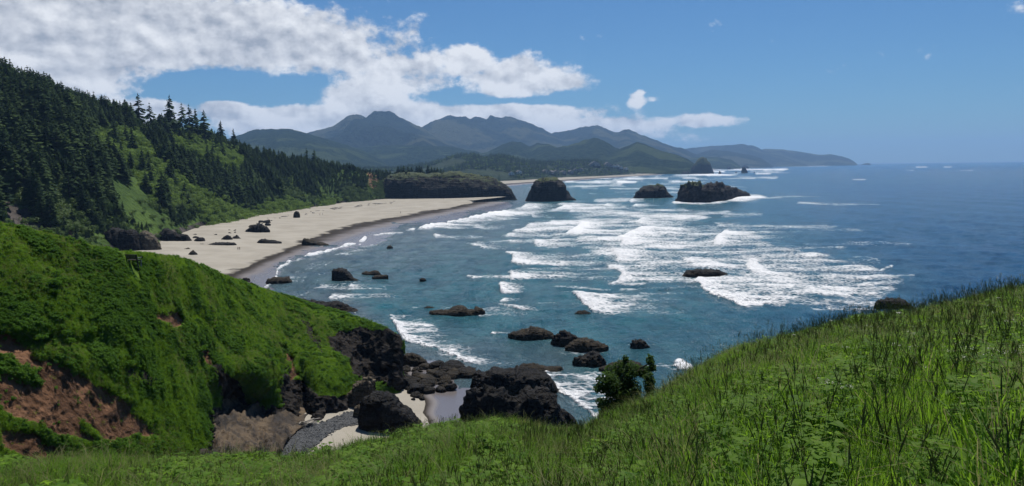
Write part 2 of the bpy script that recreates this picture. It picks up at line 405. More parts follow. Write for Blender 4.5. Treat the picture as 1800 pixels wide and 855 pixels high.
def patch(poly, s, soft=4):
    global FOAM
    w = inpoly(fxx+wob*0.7, fyy+wob2*3, poly).astype(float)
    for _ in range(int(soft)):
        w = (w+np.roll(w, 1, 1)+np.roll(w, -1, 1)+np.roll(np.roll(w, 1, 1), 1, 1))/4
    w = (w*2+np.roll(w, 1, 0)+np.roll(w, -1, 0))/4
    FOAM = np.maximum(FOAM, s*w*np.clip(.78+1.1*streak*(1.25-s), .1, 1.2))
def line(pts, wx, wy, s):
    global FOAM
    a = np.array(pts, float)
    for (x0, y0), (x1, y1) in zip(a[:-1], a[1:]):
        dx, dy = (x1-x0)/wx, (y1-y0)/wy; L2 = dx*dx+dy*dy+1e-9
        u = np.clip(((fxx+wob*.5-x0)/wx*dx+(fyy+wob2*1.2-y0)/wy*dy)/L2, 0, 1)
        d = np.hypot((fxx+wob*.5-x0)/wx-u*dx, (fyy+wob2*1.2-y0)/wy-u*dy)
        FOAM = np.maximum(FOAM, s*(1-sstep(0.25, 1.35, d))*np.clip(.85+.9*streak, .2, 1.15))
FOAM += 0.10*sstep(0.1, 0.6, wob2)*sstep(880, 1050, fxx)*(1-sstep(1250, 1420, fxx))*(1-sstep(500, 560, fyy))
patch(z7([(380, 140), (840, 150), (1400, 145), (1400, 215), (1100, 260), (520, 240), (400, 160)]), 0.58, 10)
patch(z7([(460, 280), (900, 230), (1500, 280), (1900, 400), (2000, 500), (1600, 560), (800, 520), (500, 420)]), 0.62, 8)
patch(z8([(430, 180), (900, 260), (1300, 340), (1500, 420), (1400, 500), (900, 420), (300, 330)]), 0.6, 8)
patch(z7([(840, 160), (1250, 140), (1380, 200), (1250, 250), (900, 240)]), 0.55, 6)
for fr, ln, s in [
    ([(380, 152), (440, 118)], 330, .8), ([(200, 246), (205, 270)], 260, .7), ([(100, 303), (110, 284)], 330, .7), ([(28, 342), (48, 310)], 380, .75),
    ([(430, 334), (470, 300), (525, 268), (545, 245), (520, 228)], 400, .95), ([(910, 243), (960, 212)], 260, .9),
    ([(810, 404), (830, 380), (800, 345), (860, 320), (930, 290), (990, 263)], 640, 1.05), ([(1450, 398), (1480, 340), (1560, 288)], 230, 1.1),
    ([(775, 507), (790, 485), (770, 455), (735, 425)], 800, .85), ([(240, 404), (245, 352)], 500, .85),
    ([(100, 535), (70, 515), (95, 470), (40, 446)], 560, .85), ([(65, 640), (60, 570)], 330, .85),
    ([(735, 658), (800, 625), (830, 590), (790, 560), (725, 530)], 500, .85), ([(470, 168), (500, 158)], 60, .7), ([(900, 130), (930, 110)], 120, .8),
    ([(700, 135), (720, 105)], 60, .9), ([(890, 100), (900, 82)], 60, .8), ([(230, 203), (225, 188)], 90, .75), ([(340, 350), (390, 336)], 60, .6),
    ([(370, 690), (385, 680)], 90, .6), ([(0, 175), (250, 125)], 90, .8)]:
    trail(z7(fr), ln/3.913*1.35, s)
for fr, ln, s in [
    ([(575, 405), (600, 460), (700, 500), (800, 542)], 420, 1.05), ([(640, 150), (700, 190)], 130, .6), ([(525, 330), (545, 316), (560, 350)], 400, .9),
    ([(10, 478), (40, 500), (80, 545), (130, 575)], 330, 1.0), ([(1150, 500), (1180, 560)], 190, .55), ([(1080, 545), (1120, 560)], 120, .45),
    ([(820, 375), (805, 345), (830, 318)], 60, 1.1)]:
    trail(z8(fr), ln/2.571, s)
patch(z8([(575, 405), (700, 395), (900, 385), (1100, 415), (1330, 455), (1250, 500), (1050, 495), (880, 540), (800, 525), (620, 465)]), .78, 3)
patch(z8([(805, 345), (835, 320), (870, 350), (930, 375), (1010, 405), (960, 415), (860, 395), (815, 380)]), 1.05, 1)
patch(z8([(525, 325), (560, 315), (700, 340), (780, 370), (700, 372), (560, 365)]), .95, 2)
patch(z8([(1140, 500), (1300, 480), (1420, 500), (1380, 560), (1200, 560)]), .5, 5)
line(z8([(1290, 318), (1340, 312), (1400, 330)]), 5, 1.6, .5); line(z8([(1330, 345), (1370, 350)]), 4, 1.5, .55)
line(z8([(1410, 375), (1455, 360)]), 4, 2, .7); line(z8([(1465, 405), (1520, 400), (1560, 402)]), 4, 1.6, .65)
line(z8([(480, 66), (600, 70), (690, 66), (760, 55), (830, 40)]), 8, 3.2, .85); patch(z8([(690, 66), (740, 40), (830, 32), (900, 46), (800, 62)]), .95, 2)
line(z8([(880, 50), (1000, 40), (1120, 45)]), 10, 2, .45); line(z8([(1050, 68), (1150, 75), (1380, 76)]), 10, 2.2, .5)
line(z8([(290, 46), (470, 46)]), 6, 2, .5); line(z8([(760, 186), (790, 182)]), 4, 2, .6)
# inner bay, from the beach outwards
trail(zl([(930, 172), (1010, 150), (1130, 122), (1300, 90), (1500, 52)]), 70, 1.0, .2)
trail(zl([(1560, 25), (1500, 55)]), 90, .6)
for fr, ln, s in [([(1030, 205), (1040, 216)], 15, .9), ([(1100, 214), (1110, 222)], 110, .5), ([(1250, 148), (1280, 166)], 50, .75), ([(1230, 248), (1260, 262), (1320, 285)], 45, .7),
                  ([(1440, 205), (1470, 190)], 120, .7), ([(1500, 185), (1590, 140)], 110, .75), ([(1620, 265), (1610, 225)], 90, .8), ([(1210, 432), (1280, 448)], 80, .75), ([(1470, 405), (1475, 460)], 110, .8),
                  ([(1400, 480), (1430, 535)], 26, .95), ([(1410, 578), (1430, 560)], 20, .95), ([(1405, 592), (1540, 625)], 18, .8), ([(440, 565), (450, 540)], 90, .7),
                  ([(360, 515), (400, 485)], 70, .55), ([(560, 500), (590, 470)], 30, .6), ([(300, 450), (390, 465)], 16, .5), ([(365, 430), (400, 418)], 14, .6),
                  ([(900, 615), (930, 608)], 60, .5), ([(1280, 605), (1300, 660)], 60, .5), ([(1360, 760), (1380, 748)], 30, .85), ([(1590, 585), (1640, 600)], 60, .5)]:
    trail(zl(fr), ln*1.25, s)
line(zl([(100, 490), (150, 440), (150, 405), (180, 385), (230, 355), (350, 318), (430, 300), (520, 270), (600, 252), (640, 235)]), 3.2, 2.4, .95)
line(zl([(625, 252), (640, 238), (655, 222)]), 5, 3, .8); line(zl([(700, 205), (850, 188), (930, 172)]), 5, 2, .75); line(zl([(760, 165), (850, 130)]), 3, 1.6, .45)
line(zl([(220, 570), (320, 530), (400, 495)]), 3, 1.8, .6); line(zl([(60, 510), (110, 485)]), 3, 1.8, .6)
trail([(683, 555), (697, 581), (714, 600), (771, 616), (815, 636), (850, 644)], 55, 1.0, .45)
patch([(683, 556), (705, 552), (745, 560), (770, 580), (760, 600), (800, 615), (830, 640), (800, 636), (715, 602)], .55, 3)
patch([(958, 650), (1000, 656), (1064, 652), (1085, 700), (1062, 745), (1044, 728), (1030, 712), (1003, 697), (980, 682), (964, 668)], .72, 1)
line([(962, 656), (985, 683), (1010, 700), (1036, 720), (1056, 742)], 8, 5, .98)
patch([(1183, 648), (1187, 634), (1196, 628), (1212, 640), (1225, 655), (1190, 650)], 1.05, 1); line([(1130, 648), (1160, 640), (1186, 648)], 10, 4, .6)
patch([(985, 700), (1030, 712), (1060, 750), (1010, 740)], .30, 3)
for q in [(1030, 607, 30, 7), (1125, 606, 22, 7), (1035, 638, 32, 8), (930, 590, 30, 6), (800, 548, 34, 6), (1570, 534, 44, 10), (730, 640, 22, 6), (1015, 618, 40, 8), (1242, 482, 46, 8), (605, 494, 20, 4)]:
    FOAM = np.maximum(FOAM, .42*np.exp(-((fxx-q[0])/q[2])**2-((fyy-q[1])/q[3])**2))
zone_ = [(880, 350), (1210, 348), (1460, 430), (1420, 490), (1000, 525), (840, 445)]
for k in range(90):
    x = random.uniform(840, 1440); y = random.uniform(350, 522)
    if inpoly(np.array([x]), np.array([y]), zone_)[0]: L_ = random.uniform(40, 190); line([(x, y), (x+L_, y+random.uniform(-2, 2))], 10, random.uniform(2.0, 4.5), random.uniform(.25, .6))
for k in range(120):               # far surf along the long beach, seen edge on
    y = 298+34*random.random()**1.1; x = 905+random.random()*330+(332-y)*4.2
    if 1200 < x and y > 315: continue
    L_ = random.uniform(12, 70); line([(x, y), (x+L_, y-random.random())], 5, 1.3, random.uniform(.3, .75))
for k in range(70):
    x = random.uniform(1000, 1320); y = 355-random.random()*60
    if y < 325 and x > 1180+(y-297)*3: continue
    L_ = random.uniform(10, 50); line([(x, y), (x+L_, y)], 5, 1.5, random.uniform(.3, .7))
line([(1190, 308), (1290, 307)], 8, 1.4, .75); line([(1260, 297), (1360, 293), (1500, 290)], 8, 1.6, .7)
for x, y, l_ in [(1610, 294, 20), (1660, 293, 12), (1590, 299, 14), (1690, 299, 18), (1305, 334, 10), (1286, 319, 8), (1500, 316, 20)]: line([(x, y), (x+l_, y)], 3, 1.2, .55)
zw = lambda l: [(615+x/2.435, 352+y/2.435) for x, y in l]
for l, wy_, s_ in [([(500, 186), (620, 182), (800, 168)], 2.6, .6), ([(660, 156), (800, 150), (960, 150)], 3, .75), ([(710, 131), (830, 126), (950, 118)], 3, .75), ([(770, 106), (900, 100), (1010, 96)], 3, .7),
                   ([(870, 42), (1000, 36), (1170, 30)], 2.6, .75), ([(1210, 96), (1350, 80), (1510, 66)], 3.2, .75), ([(530, 112), (660, 112)], 2.4, .6), ([(520, 325), (700, 332), (900, 322)], 3, .55), ([(800, 180), (960, 178), (1150, 172)], 4, .8),
                   ([(880, 375), (1100, 380)], 2, .5), ([(900, 16), (1100, 20)], 2, .7), ([(400, 160), (560, 158)], 2, .4), ([(0, 378), (140, 378)], 2.2, .5), ([(0, 408), (150, 404)], 2.6, .55)]: line(zw(l), 9, wy_, s_)
for o in (14, 30, 52, 80):
    q = [(x+o*(1.1 if y > 320 else .8)+random.uniform(-5, 5), y+random.uniform(-4, 4)) for x, y in [(190, 470), (230, 430), (290, 395), (380, 350), (470, 318), (560, 290), (650, 262), (720, 232)]]
    line(zl(q[:4]), 4, 1.5, random.uniform(.3, .45)); line(zl(q[4:]), 4, 1.5, random.uniform(.3, .5))
FOAM = np.clip(FOAM, 0, 1.1)
MILK = FOAM.copy()
for _ in range(10):
    MILK = (MILK+np.roll(MILK, 7, 1)+np.roll(MILK, -7, 1)+np.roll(MILK, 14, 1)+np.roll(MILK, 2, 0)+np.roll(MILK, -2, 0))/6
MILK = np.clip(MILK*1.5, 0, 1)
def foam_at(px, py, FOAM=FOAM):
    x = (np.asarray(px)-FX0)/FS; y = (np.asarray(py)-FY0)/FS
    ok = (x >= 0) & (x < FWN-2) & (y >= 0) & (y < FHN-2)
    xi = np.clip(x.astype(int), 0, FWN-2); yi = np.clip(y.astype(int), 0, FHN-2); a = np.clip(x-xi, 0, 1); b = np.clip(y-yi, 0, 1)
    f = (FOAM[yi, xi]*(1-a)+FOAM[yi, xi+1]*a)*(1-b)+(FOAM[yi+1, xi]*(1-a)+FOAM[yi+1, xi+1]*a)*b
    return np.where(ok, f, 0)

# ------------------------------------------------------------------ the sea
def build_sea():
    tx = np.concatenate([np.linspace(-6, -0.75, 30)[:-1], np.linspace(-0.75, 0.72, 880), np.linspace(0.72, 6, 30)[1:]])
    b = np.concatenate([np.geomspace(46/26000, 0.008, 26)[:-1], np.linspace(0.008, 0.36, 430), np.geomspace(0.36, 1.2, 20)[1:]])
    D = 46/b
    X = tx[:, None]*D[None, :]; Y = np.broadcast_to(D, X.shape)
    p0 = np.stack([X, Y, X*0], -1); px, py = proj(p0)
    f = foam_at(px, py)
    fade = np.clip(260/D, 0, 1)[None, :]
    q = np.stack([X, Y, X*0], -1)
    swell = np.sin((X*0.9+Y*0.25)*2*math.pi/75+2.5*fbm(q/140, 2, 31))*0.35+fbm(q/np.array([11., 6, 1]), 4, 8, .6)*0.75*np.clip(500/D, 0, 1)[None, :]
    z = swell*np.clip((D-130)/150, 0.15, 1)[None, :]*(1-sstep(3000, 9000, Y))
    fb = np.clip(f-0.45, 0, 1)
    z = z+fb*2.2*np.clip(D/420, 0.3, 1.3)[None, :]+fb*fbm(q/3.0, 3, 41)*0.5
    z = z*np.clip((Y-100)/60, 0.0, 1)
    V = np.stack([X, Y, z], -1)
    deep = np.array([0.004, 0.078, 0.195]); teal = np.array([0.038, 0.165, 0.195]); grey = np.array([0.150, 0.180, 0.195]); far = np.array([0.008, 0.068, 0.150])  # teal and grey: bay and shallows colour, lightened to carry the sky's reflection
    k = sstep(1040, 1600, px-(py-400)*0.5)[..., None]
    c = teal*(1-k)+deep*k
    wl = np.interp(px, [400, 440, 470, 488, 512, 560, 642, 660, 726, 791, 850, 905, 940], [540, 525, 505, 480, 463, 450, 426, 416, 404, 387, 374, 357, 345])
    s = np.clip(1-(py-wl)/130, 0, 1)**1.3*(1-sstep(880, 1000, px))*(1-sstep(540, 600, py))
    s2 = np.interp(px, [600, 700, 760, 830, 900, 980, 1060], [1, 1, 1, .9, .6, .8, .2])*sstep(570, 625, py+np.clip(700-px, 0, 99))
    s3 = sstep(920, 1100, 1100-(py-300)*2)*(py < 345)*(px < 1130)
    s = np.maximum(np.maximum(s*0.8, s2*0.7), 0)[..., None]
    c = c*(1-s)+grey*s
    mk = foam_at(px, py, MILK)[..., None]*0.62; c = c*(1-mk)+np.array([0.095, 0.225, 0.255])*mk
    kk = sstep(330, 300, py)[..., None]*0.5; c = c*(1-kk)+far*kk
    nt, nd = X.shape
    me = mesh_np('sea', V.reshape(-1, 3), grid_faces(nt, nd)[:, ::-1], M_SEA, True, {'foam': f.ravel(), 'tint': c.reshape(-1, 3)})
    tag(link('sea', me), 'blue green sea with white surf rolling into the bay', kind='structure')
build_sea()
# sea bed under everything
me = mesh_np('sea_bed', [(-200000, -3000, -14), (200000, -3000, -14), (200000, 26000, -14), (-200000, 26000, -14)], [(0, 1, 2, 3)], M_SAND, False, {'wet': [1, 1, 1, 1]})
tag(link('sea_bed', me), 'sandy ground under the sea', kind='structure')

# ------------------------------------------------------------------ beaches
def resamp(pts, n):
    a = np.array(pts, float); t = np.linspace(0, 1, len(a)); q = np.linspace(0, 1, n)
    return np.stack([np.interp(q, t, a[:, k]) for k in range(a.shape[1])], 1)
def smooth_rows(A, k=3):
    for _ in range(k):
        B = A.copy(); B[1:-1] = (A[:-2]+2*A[1:-1]+A[2:])/4; A = B
    return A
def beach(name, rows, zs, wets, nu, nsub, label):
    C = [smooth_rows(G(*resamp(r, nu).T, z), 4) for r, z in zip(rows, zs)]
    V = []; W = []
    for i in range(len(C)-1):
        for s in np.linspace(0, 1, nsub, endpoint=(i == len(C)-2)):
            V.append(C[i]*(1-s)+C[i+1]*s); W.append(np.full(nu, wets[i]*(1-s)+wets[i+1]*s))
    V = np.array(V); W = np.array(W); n = V.shape[0]
    V[..., 2] += fbm(V*np.array([.06, .06, 0]), 3, 21)*0.12*(1-W)
    me = mesh_np(name, V.reshape(-1, 3), grid_faces(n, nu), M_SAND, True, {'wet': W.ravel()})
    return tag(link(name, me), label, kind='structure')
inner = [(120, 500), (285, 440), (400, 409), (450, 391), (520, 377), (600, 363), (670, 355), (760, 352.5), (832, 352.5)]
bound = [(330, 520), (440, 466), (493, 444), (546, 420), (614, 398), (700, 382), (762, 370.5), (805, 362.5), (836, 355.5)]
water = [(400, 530), (488, 480), (525, 458), (642, 424), (700, 406), (786, 385), (850, 372), (895, 361), (925, 354.5)]
under = [(520, 560), (560, 520), (640, 478), (720, 445), (790, 420), (860, 400), (920, 384), (980, 366), (1020, 360)]
inn2 = [(20, 480), (180, 425), (300, 398), (380, 380), (450, 367), (540, 354), (640, 346), (800, 346), (890, 346)]
beach('beach', [inn2, inner, bound, water, under], [5.5, 3.6, 0.95, 0.06, -2.0], [0, 0, 0.5, 0.95, 1.0], 160, 14, 'pale sandy beach curving round the bay with a dark wet edge')
vb = [(850, 321), (883, 318.7), (922, 317), (996, 312), (1057, 310), (1125, 306.5), (1197, 301), (1259, 296.5), (1330, 293.2)]
wb = [(870, 331), (900, 327), (934, 323.6), (1010, 318.5), (1075, 313), (1140, 309.5), (1205, 303.5), (1265, 298), (1335, 294.2)]
ub = [(900, 336), (940, 331), (980, 326), (1040, 321), (1100, 315), (1160, 311), (1215, 305), (1272, 299), (1340, 295)]
vb2 = [(840, 315), (870, 314), (915, 313), (990, 309), (1050, 307), (1120, 304), (1192, 299.5), (1255, 295.5), (1326, 292.6)]
beach('far_beach', [vb2, vb, wb, ub], [8, 4, 0.05, -2], [0, 0, 0.85, 1], 60, 6, 'long distant strip of sand beyond the sea stacks')
CZ = np.array([(500, 800, 3), (560, 740, 3), (640, 770, 2.2), (600, 790, 2.2), (720, 700, 1.2), (745, 710, .7), (800, 720, .3), (830, 690, .15), (760, 650, .3), (720, 640, .3), (840, 640, -.5), (700, 600, -.6),
               (880, 700, -.4), (880, 780, -.6), (720, 800, 1.5), (480, 850, 3.5), (760, 610, -.7), (700, 560, -1.5), (950, 650, -2), (950, 760, -2)], float)
def cove_z(px, py):
    d = np.hypot(px[..., None]-CZ[:, 0], (py[..., None]-CZ[:, 1])*1.4)+6; w = d**-3
    return (w*CZ[:, 2]).sum(-1)/w.sum(-1)
def build_cove():
    px, py = np.meshgrid(np.arange(440, 930, 5.0), np.arange(580, 900, 5.0), indexing='ij')
    z = cove_z(px, py)
    bx = np.interp(py, [580, 640, 680, 691, 707, 727, 737, 760, 900], [690, 700, 725, 737.6, 748.6, 743.6, 753.5, 760, 770])
    wet = np.clip(0.5+(px-bx)/60, 0, 1); wet = np.where(px < bx, np.clip(0.5+(px-bx)/40, 0, 1), np.clip(0.56+(px-bx)/90, 0, 1))
    V = G(px, py, z)
    me = mesh_np('cove_beach', V.reshape(-1, 3), grid_faces(*px.shape)[:, ::-1], M_SAND, True, {'wet': wet.ravel()})
    tag(link('cove_beach', me), 'small sandy cove floor below the grassy headland, wet towards the sea', kind='structure')
build_cove()

# ------------------------------------------------------------------ rocks drawn from their outlines
def outline_rock(name, label, cat, pts, base_y=None, depth=0.5, mat=None, rough=0.10, nu=40, nv=18, power=2.2, seed=1, group=None, D=None, cap=None, zbase=0.0, kind=None, detail=1.0, bline=None):
    pts = np.array(pts, float); cx = pts[:, 0].mean()
    if base_y is None: base_y = pts[:, 1].max()
    Df = float(G(cx, base_y, zbase)[1]) if D is None else D
    w = (pts[-1, 0]-pts[0, 0])/FOC*Df; dh = w*depth*0.5; Dc = Df+dh*0.8
    if bline: bl = np.array(bline, float); Dc = G(pts[:, 0], np.interp(pts[:, 0], bl[:, 0], bl[:, 1]), zbase)[:, 1]+dh*0.8
    q = P(pts[:, 0], pts[:, 1], Dc*np.ones(len(pts)))
    xs = q[:, 0]; zs = q[:, 2]
    u = 0.5-0.5*np.cos(np.linspace(0, math.pi, nu)); u = 0.5*u+0.5*np.linspace(0, 1, nu)
    x = xs[0]+(xs[-1]-xs[0])*u; h = np.maximum(np.interp(x, xs, zs)-zbase, 0.02)
    hmax = h.max(); low = zbase-max(0.6, 0.12*hmax)
    d = dh*np.clip(1-np.abs(2*u-1)**2.6, 0, 1)**0.5*(0.55+0.45*h/hmax)+0.06*dh
    th = np.linspace(0, math.pi, nv)
    cy_ = -np.sign(np.cos(th))*np.abs(np.cos(th))**(2/power); sz = np.sin(th)**(2/power)
    X = np.repeat(x[:, None], nv, 1); Dx = (np.interp(x, xs, Dc) if bline else np.full(nu, Dc))[:, None]; Y = Dx+d[:, None]*cy_[None, :]; Z = low+(zbase+h-low)[:, None]*sz[None, :]
    V = np.stack([X, Y, Z], -1)
    du = np.gradient(V, axis=0); dv = np.gradient(V, axis=1); N = np.cross(dv, du); N /= np.linalg.norm(N, axis=-1, keepdims=True)+1e-9
    if (N[nu//2, nv//2, 2]) < 0: N = -N
    sz_ = min(w*0.5, hmax*1.2+0.3)
    f = fbm(V/(sz_*0.55)+seed*7.3, 5, seed, 0.55); rg = fbm(V/(sz_*0.33)*np.array([1, 1, .55])+seed*3.1, 4, seed+50, 0.55, True)
    r3 = fbm(V/(sz_*0.13)*np.array([1, 1, .6])+seed*1.7, 3, seed+80, 0.6, True)
    disp = (f*0.7+(rg-0.25)*0.75*detail+(r3-0.2)*0.6)*rough*sz_*2.3
    disp = disp-disp.mean()-0.15*disp.std()
    edge = np.sin(th)[None, :]**0.6
    V = V+N*(disp*(0.35+0.65*edge)*(0.25+0.75*(h/hmax))[:, None])[..., None]
    # keep the top edge near its drawn outline
    me = mesh_np(name, V.reshape(-1, 3), grid_faces(nu, nv), mat or M_ROCK, True)
    o = link(name, me); tag(o, label, cat, group, kind)
    if cap:
        zc = zbase+hmax*cap[0]; sel = (V[:-1, :-1, 2] > zc-hmax*0.16*fbm(V[:-1, :-1]/(sz_*.3), 3, seed+9)) & (N[:-1, :-1, 2] > cap[1])
        if len(cap) > 2:
            cpx, _ = proj(V[:-1, :-1]); sel &= (cpx > cap[2]) & (cpx < cap[3])
        F = grid_faces(nu, nv).reshape(nu-1, nv-1, 4)[sel]
        if len(F):
            ids = np.unique(F); mp = np.zeros(nu*nv, int); mp[ids] = np.arange(len(ids))
            VV = V.reshape(-1, 3)[ids].copy(); VV[:, 2] += 0.012*hmax+0.02*hmax*np.abs(fbm(VV/(sz_*.12), 3, 4))
            c = link('grass_cap', mesh_np('grass_cap', VV, mp[F], M_CAP, True), o)
    return o
def zz4(l): return [(680+x/5.03, 600+y/5.03) for x, y in l]
def zz6(l): return [(800+x/2.28, 480+y/2.28) for x, y in l]
def zz3(l): return [(180+x/5.7, 370+y/5.7) for x, y in l]
def zs8(l): return [(1180+x/7.775, 260+y/7.775) for x, y in l]
SEA_ST = 'sea stacks off the bay'
outline_rock('sea_stack', 'rounded dark sea stack with mossy top just off the green headland point', 'sea stack', [(922, 354), (928, 345), (935, 330), (943, 319), (950, 315), (962, 314), (977, 315.5), (986, 319), (991, 327), (997, 337), (1004, 346), (1013, 351)], 354, .8, M_ROCKF, .07, 70, 34, 3.2, 3, SEA_ST, cap=(.84, .5))
outline_rock('sea_stack', 'low wedge shaped sea stack, flat sloping top, between two larger stacks', 'sea stack', [(1113, 348.5), (1118, 339), (1128, 331), (1145, 328), (1158, 324.5), (1164, 325), (1168, 335), (1177, 342), (1185, 347.5)], 348.5, .7, M_ROCKF, .08, 60, 28, 3.2, 5, SEA_ST, cap=(.86, .5))
outline_rock('sea_stack', 'large rugged double sea stack with a green cap on its left hump', 'sea stack', zs8([(40, 752), (100, 680), (150, 530), (200, 492), (280, 478), (370, 476), (430, 520), (480, 522), (520, 502), (620, 492), (720, 508), (800, 545), (860, 552), (940, 592), (1040, 622), (1095, 664)]), 357, .42, M_ROCKP, .10, 130, 48, 2.4, 8, SEA_ST, cap=(.80, .35, 1195, 1236), detail=1.6, bline=[(1185, 356.5), (1240, 357), (1268, 353), (1290, 349), (1321, 345)])
outline_rock('sea_stack', 'tall haystack shaped sea stack standing far off by the long beach', 'sea stack', zs8([(262, 352), (278, 275), (335, 205), (380, 150), (420, 130), (470, 153), (520, 200), (546, 262), (584, 352)]), 306, .9, M_ROCKF, .04, 60, 30, 2.6, 11, SEA_ST, cap=(.5, .3))
outline_rock('sea_rock', 'low lumpy rock at the left foot of the haystack shaped stack', 'rock', zs8([(132, 362), (160, 326), (195, 325), (215, 332), (226, 308), (240, 330), (264, 352)]), 306.3, .8, M_ROCKF, .08, 30, 14, 2.4, 12)
outline_rock('needle_rock', 'small pointed rock just right of the haystack shaped stack', 'rock', zs8([(645, 358), (652, 330), (664, 314), (676, 332), (688, 358)]), 306, .8, M_ROCKF, .08, 20, 14, 2.4, 13)
outline_rock('sea_rock', 'small blocky rock standing in distant surf near the far shore', 'rock', zs8([(758, 295), (762, 266), (785, 262), (802, 266), (810, 294)]), 298, .8, M_ROCKF, .08, 20, 14, 3, 14)
outline_rock('needle_rock', 'dark upright rock in front of a rounder one far out', 'rock', zs8([(957, 346), (962, 300), (972, 268), (1000, 262), (1020, 285), (1046, 344)]), 304.5, .8, M_ROCKF, .08, 24, 16, 2.6, 15)
outline_rock('sea_rock', 'rounded rock partly hidden behind the dark upright rock far out', 'rock', zs8([(955, 285), (962, 255), (990, 236), (1020, 238), (1050, 255), (1062, 286)]), 297, .8, M_ROCKF, .06, 24, 16, 2.6, 16)
outline_rock('sea_rock', 'tiny rock poking from the sea left of the upright rocks far out', 'rock', zs8([(870, 345), (878, 326), (890, 326), (900, 345)]), 304.5, .8, M_ROCKF, .08, 12, 10, 2.4, 17)
outline_rock('sea_rock', 'tiny rock alone in the sea right of the upright rocks far out', 'rock', zs8([(1122, 342), (1130, 330), (1138, 330), (1146, 342)]), 304, .8, M_ROCKF, .08, 12, 10, 2.4, 18)
outline_rock('sea_rock', 'small rocky islet off the tip of the farthest headland', 'islet', [(1514, 289.6), (1519, 288.2), (1523, 286.8), (1527, 287), (1531, 289.4)], None, .8, M_ROCKF, .05, 16, 10, 2.4, 19, D=13500)
# rocks in the bay
S = 'sea rock'
outline_rock('sea_rock', 'dark blocky upright rock in the shallows of the inner bay', S, zl([(462, 466), (466, 400), (488, 392), (535, 397), (560, 420), (580, 446), (612, 460)]), 495.5, .7, M_ROCK, .07, 44, 22, 3.2, 21)
outline_rock('sea_rock', 'flat grey brown rock at the edge of the wet sand', S, zl([(88, 470), (98, 450), (150, 443), (215, 443), (236, 462)]), 498.5, .6, M_ROCKB, .10, 36, 16, 2.4, 22)
outline_rock('sea_rock', 'low twin humped rock right of the blocky upright rock', S, zl([(628, 417), (650, 409), (675, 411), (700, 404), (722, 408), (738, 424)]), 483, .6, M_ROCKB, .10, 36, 14, 2.4, 23)
outline_rock('sea_rock', 'brownish weedy rock just below the low twin humped one', S, zl([(688, 442), (700, 434), (745, 428), (775, 430), (792, 446), (780, 452)]), 491, .6, M_ROCKB, .10, 36, 14, 2.4, 24)
outline_rock('sea_rock', 'small lone dark rock in open water nearest the beach foam', S, zl([(770, 276), (778, 265), (795, 264), (806, 274)]), 436, .7, M_ROCK, .10, 20, 12, 2.4, 25)
outline_rock('sea_rock', 'small lone round rock in the middle of the inner bay', S, zl([(955, 458), (965, 446), (982, 446), (993, 457)]), 493, .7, M_ROCK, .10, 20, 12, 2.4, 26)
outline_rock('sea_rock', 'long jagged black rock behind the rim of the near headland', S, zl([(270, 600), (285, 566), (320, 572), (350, 562), (378, 582), (430, 590), (460, 586), (500, 588), (540, 600), (560, 615), (600, 624), (614, 634)]), 552, .45, M_ROCK, .12, 70, 22, 2.4, 27)
outline_rock('sea_rock', 'long low reef rock with a hump in the middle of the bay', S, zl([(1008, 640), (1030, 630), (1080, 630), (1130, 625), (1165, 606), (1200, 604), (1232, 625), (1262, 626), (1275, 612), (1300, 616), (1326, 634)]), 554, .45, M_ROCKB, .12, 70, 20, 2.4, 28)
outline_rock('sea_rock', 'thin rock barely awash left of the long low reef', S, zl([(982, 614), (1000, 606), (1030, 608), (1044, 615)]), 542, .6, M_ROCK, .10, 20, 10, 2.2, 29)
outline_rock('sea_rock', 'pointed long brown rock left of the darker knob', S, zz6([(212, 246), (250, 232), (310, 217), (350, 222), (385, 240), (404, 256)]), 596, .5, M_ROCKB, .10, 56, 22, 2.3, 30)
outline_rock('sea_rock', 'dark knobbly rock in a row with two brown ones', S, zz6([(382, 285), (396, 250), (428, 233), (450, 238), (472, 247), (505, 268)]), 608, .6, M_ROCK, .12, 50, 22, 2.4, 31)
outline_rock('sea_rock', 'broad brown weed covered rock ending the row of three', S, zz6([(440, 300), (470, 274), (510, 262), (545, 266), (590, 282), (615, 292)]), 619, .6, M_ROCKB, .09, 56, 22, 2.3, 32)
outline_rock('sea_rock', 'rounded dark rock standing alone in front of the row of three', S, zz6([(470, 356), (480, 340), (520, 331), (545, 316), (575, 324), (598, 340), (607, 360)]), 645, .65, M_ROCK, .10, 50, 22, 2.6, 33)
outline_rock('sea_rock', 'small jagged rock ringed with foam right of the brown rocks', S, zz6([(702, 282), (715, 270), (738, 267), (760, 276), (780, 296)]), 613, .6, M_ROCK, .15, 36, 16, 2.4, 34)
outline_rock('sea_rock', 'small smooth dark rock in front of a breaking wave', S, zz6([(478, 164), (492, 153), (520, 151), (545, 160)]), 554, .6, M_ROCK, .10, 26, 12, 2.4, 35)
outline_rock('sea_rock', 'flat dark rock washed by thick white foam', S, [(1199, 484), (1207, 477), (1222, 473.5), (1243, 474), (1262, 475), (1276, 480), (1282, 486)], 488, .5, M_ROCK, .10, 50, 18, 2.6, 36)
outline_rock('sea_rock', 'dark rock showing just above the meadow grass on the right', S, [(1536, 538), (1545, 529), (1562, 525), (1582, 526), (1596, 532), (1606, 541)], 545, .55, M_ROCK, .10, 44, 18, 2.5, 37)
outline_rock('sea_rock', 'low rock awash behind the windswept bush', S, [(1052, 648), (1068, 642), (1095, 634), (1120, 636), (1135, 648), (1140, 656)], 656, .5, M_ROCKB, .09, 40, 16, 2.4, 38)
outline_rock('sea_rock', 'brown barnacled rock at the foot of the black cliff', S, zz4([(120, 240), (130, 150), (165, 112), (230, 110), (300, 135), (345, 170), (362, 200)]), 646, .6, M_ROCKB, .08, 56, 24, 2.6, 39)
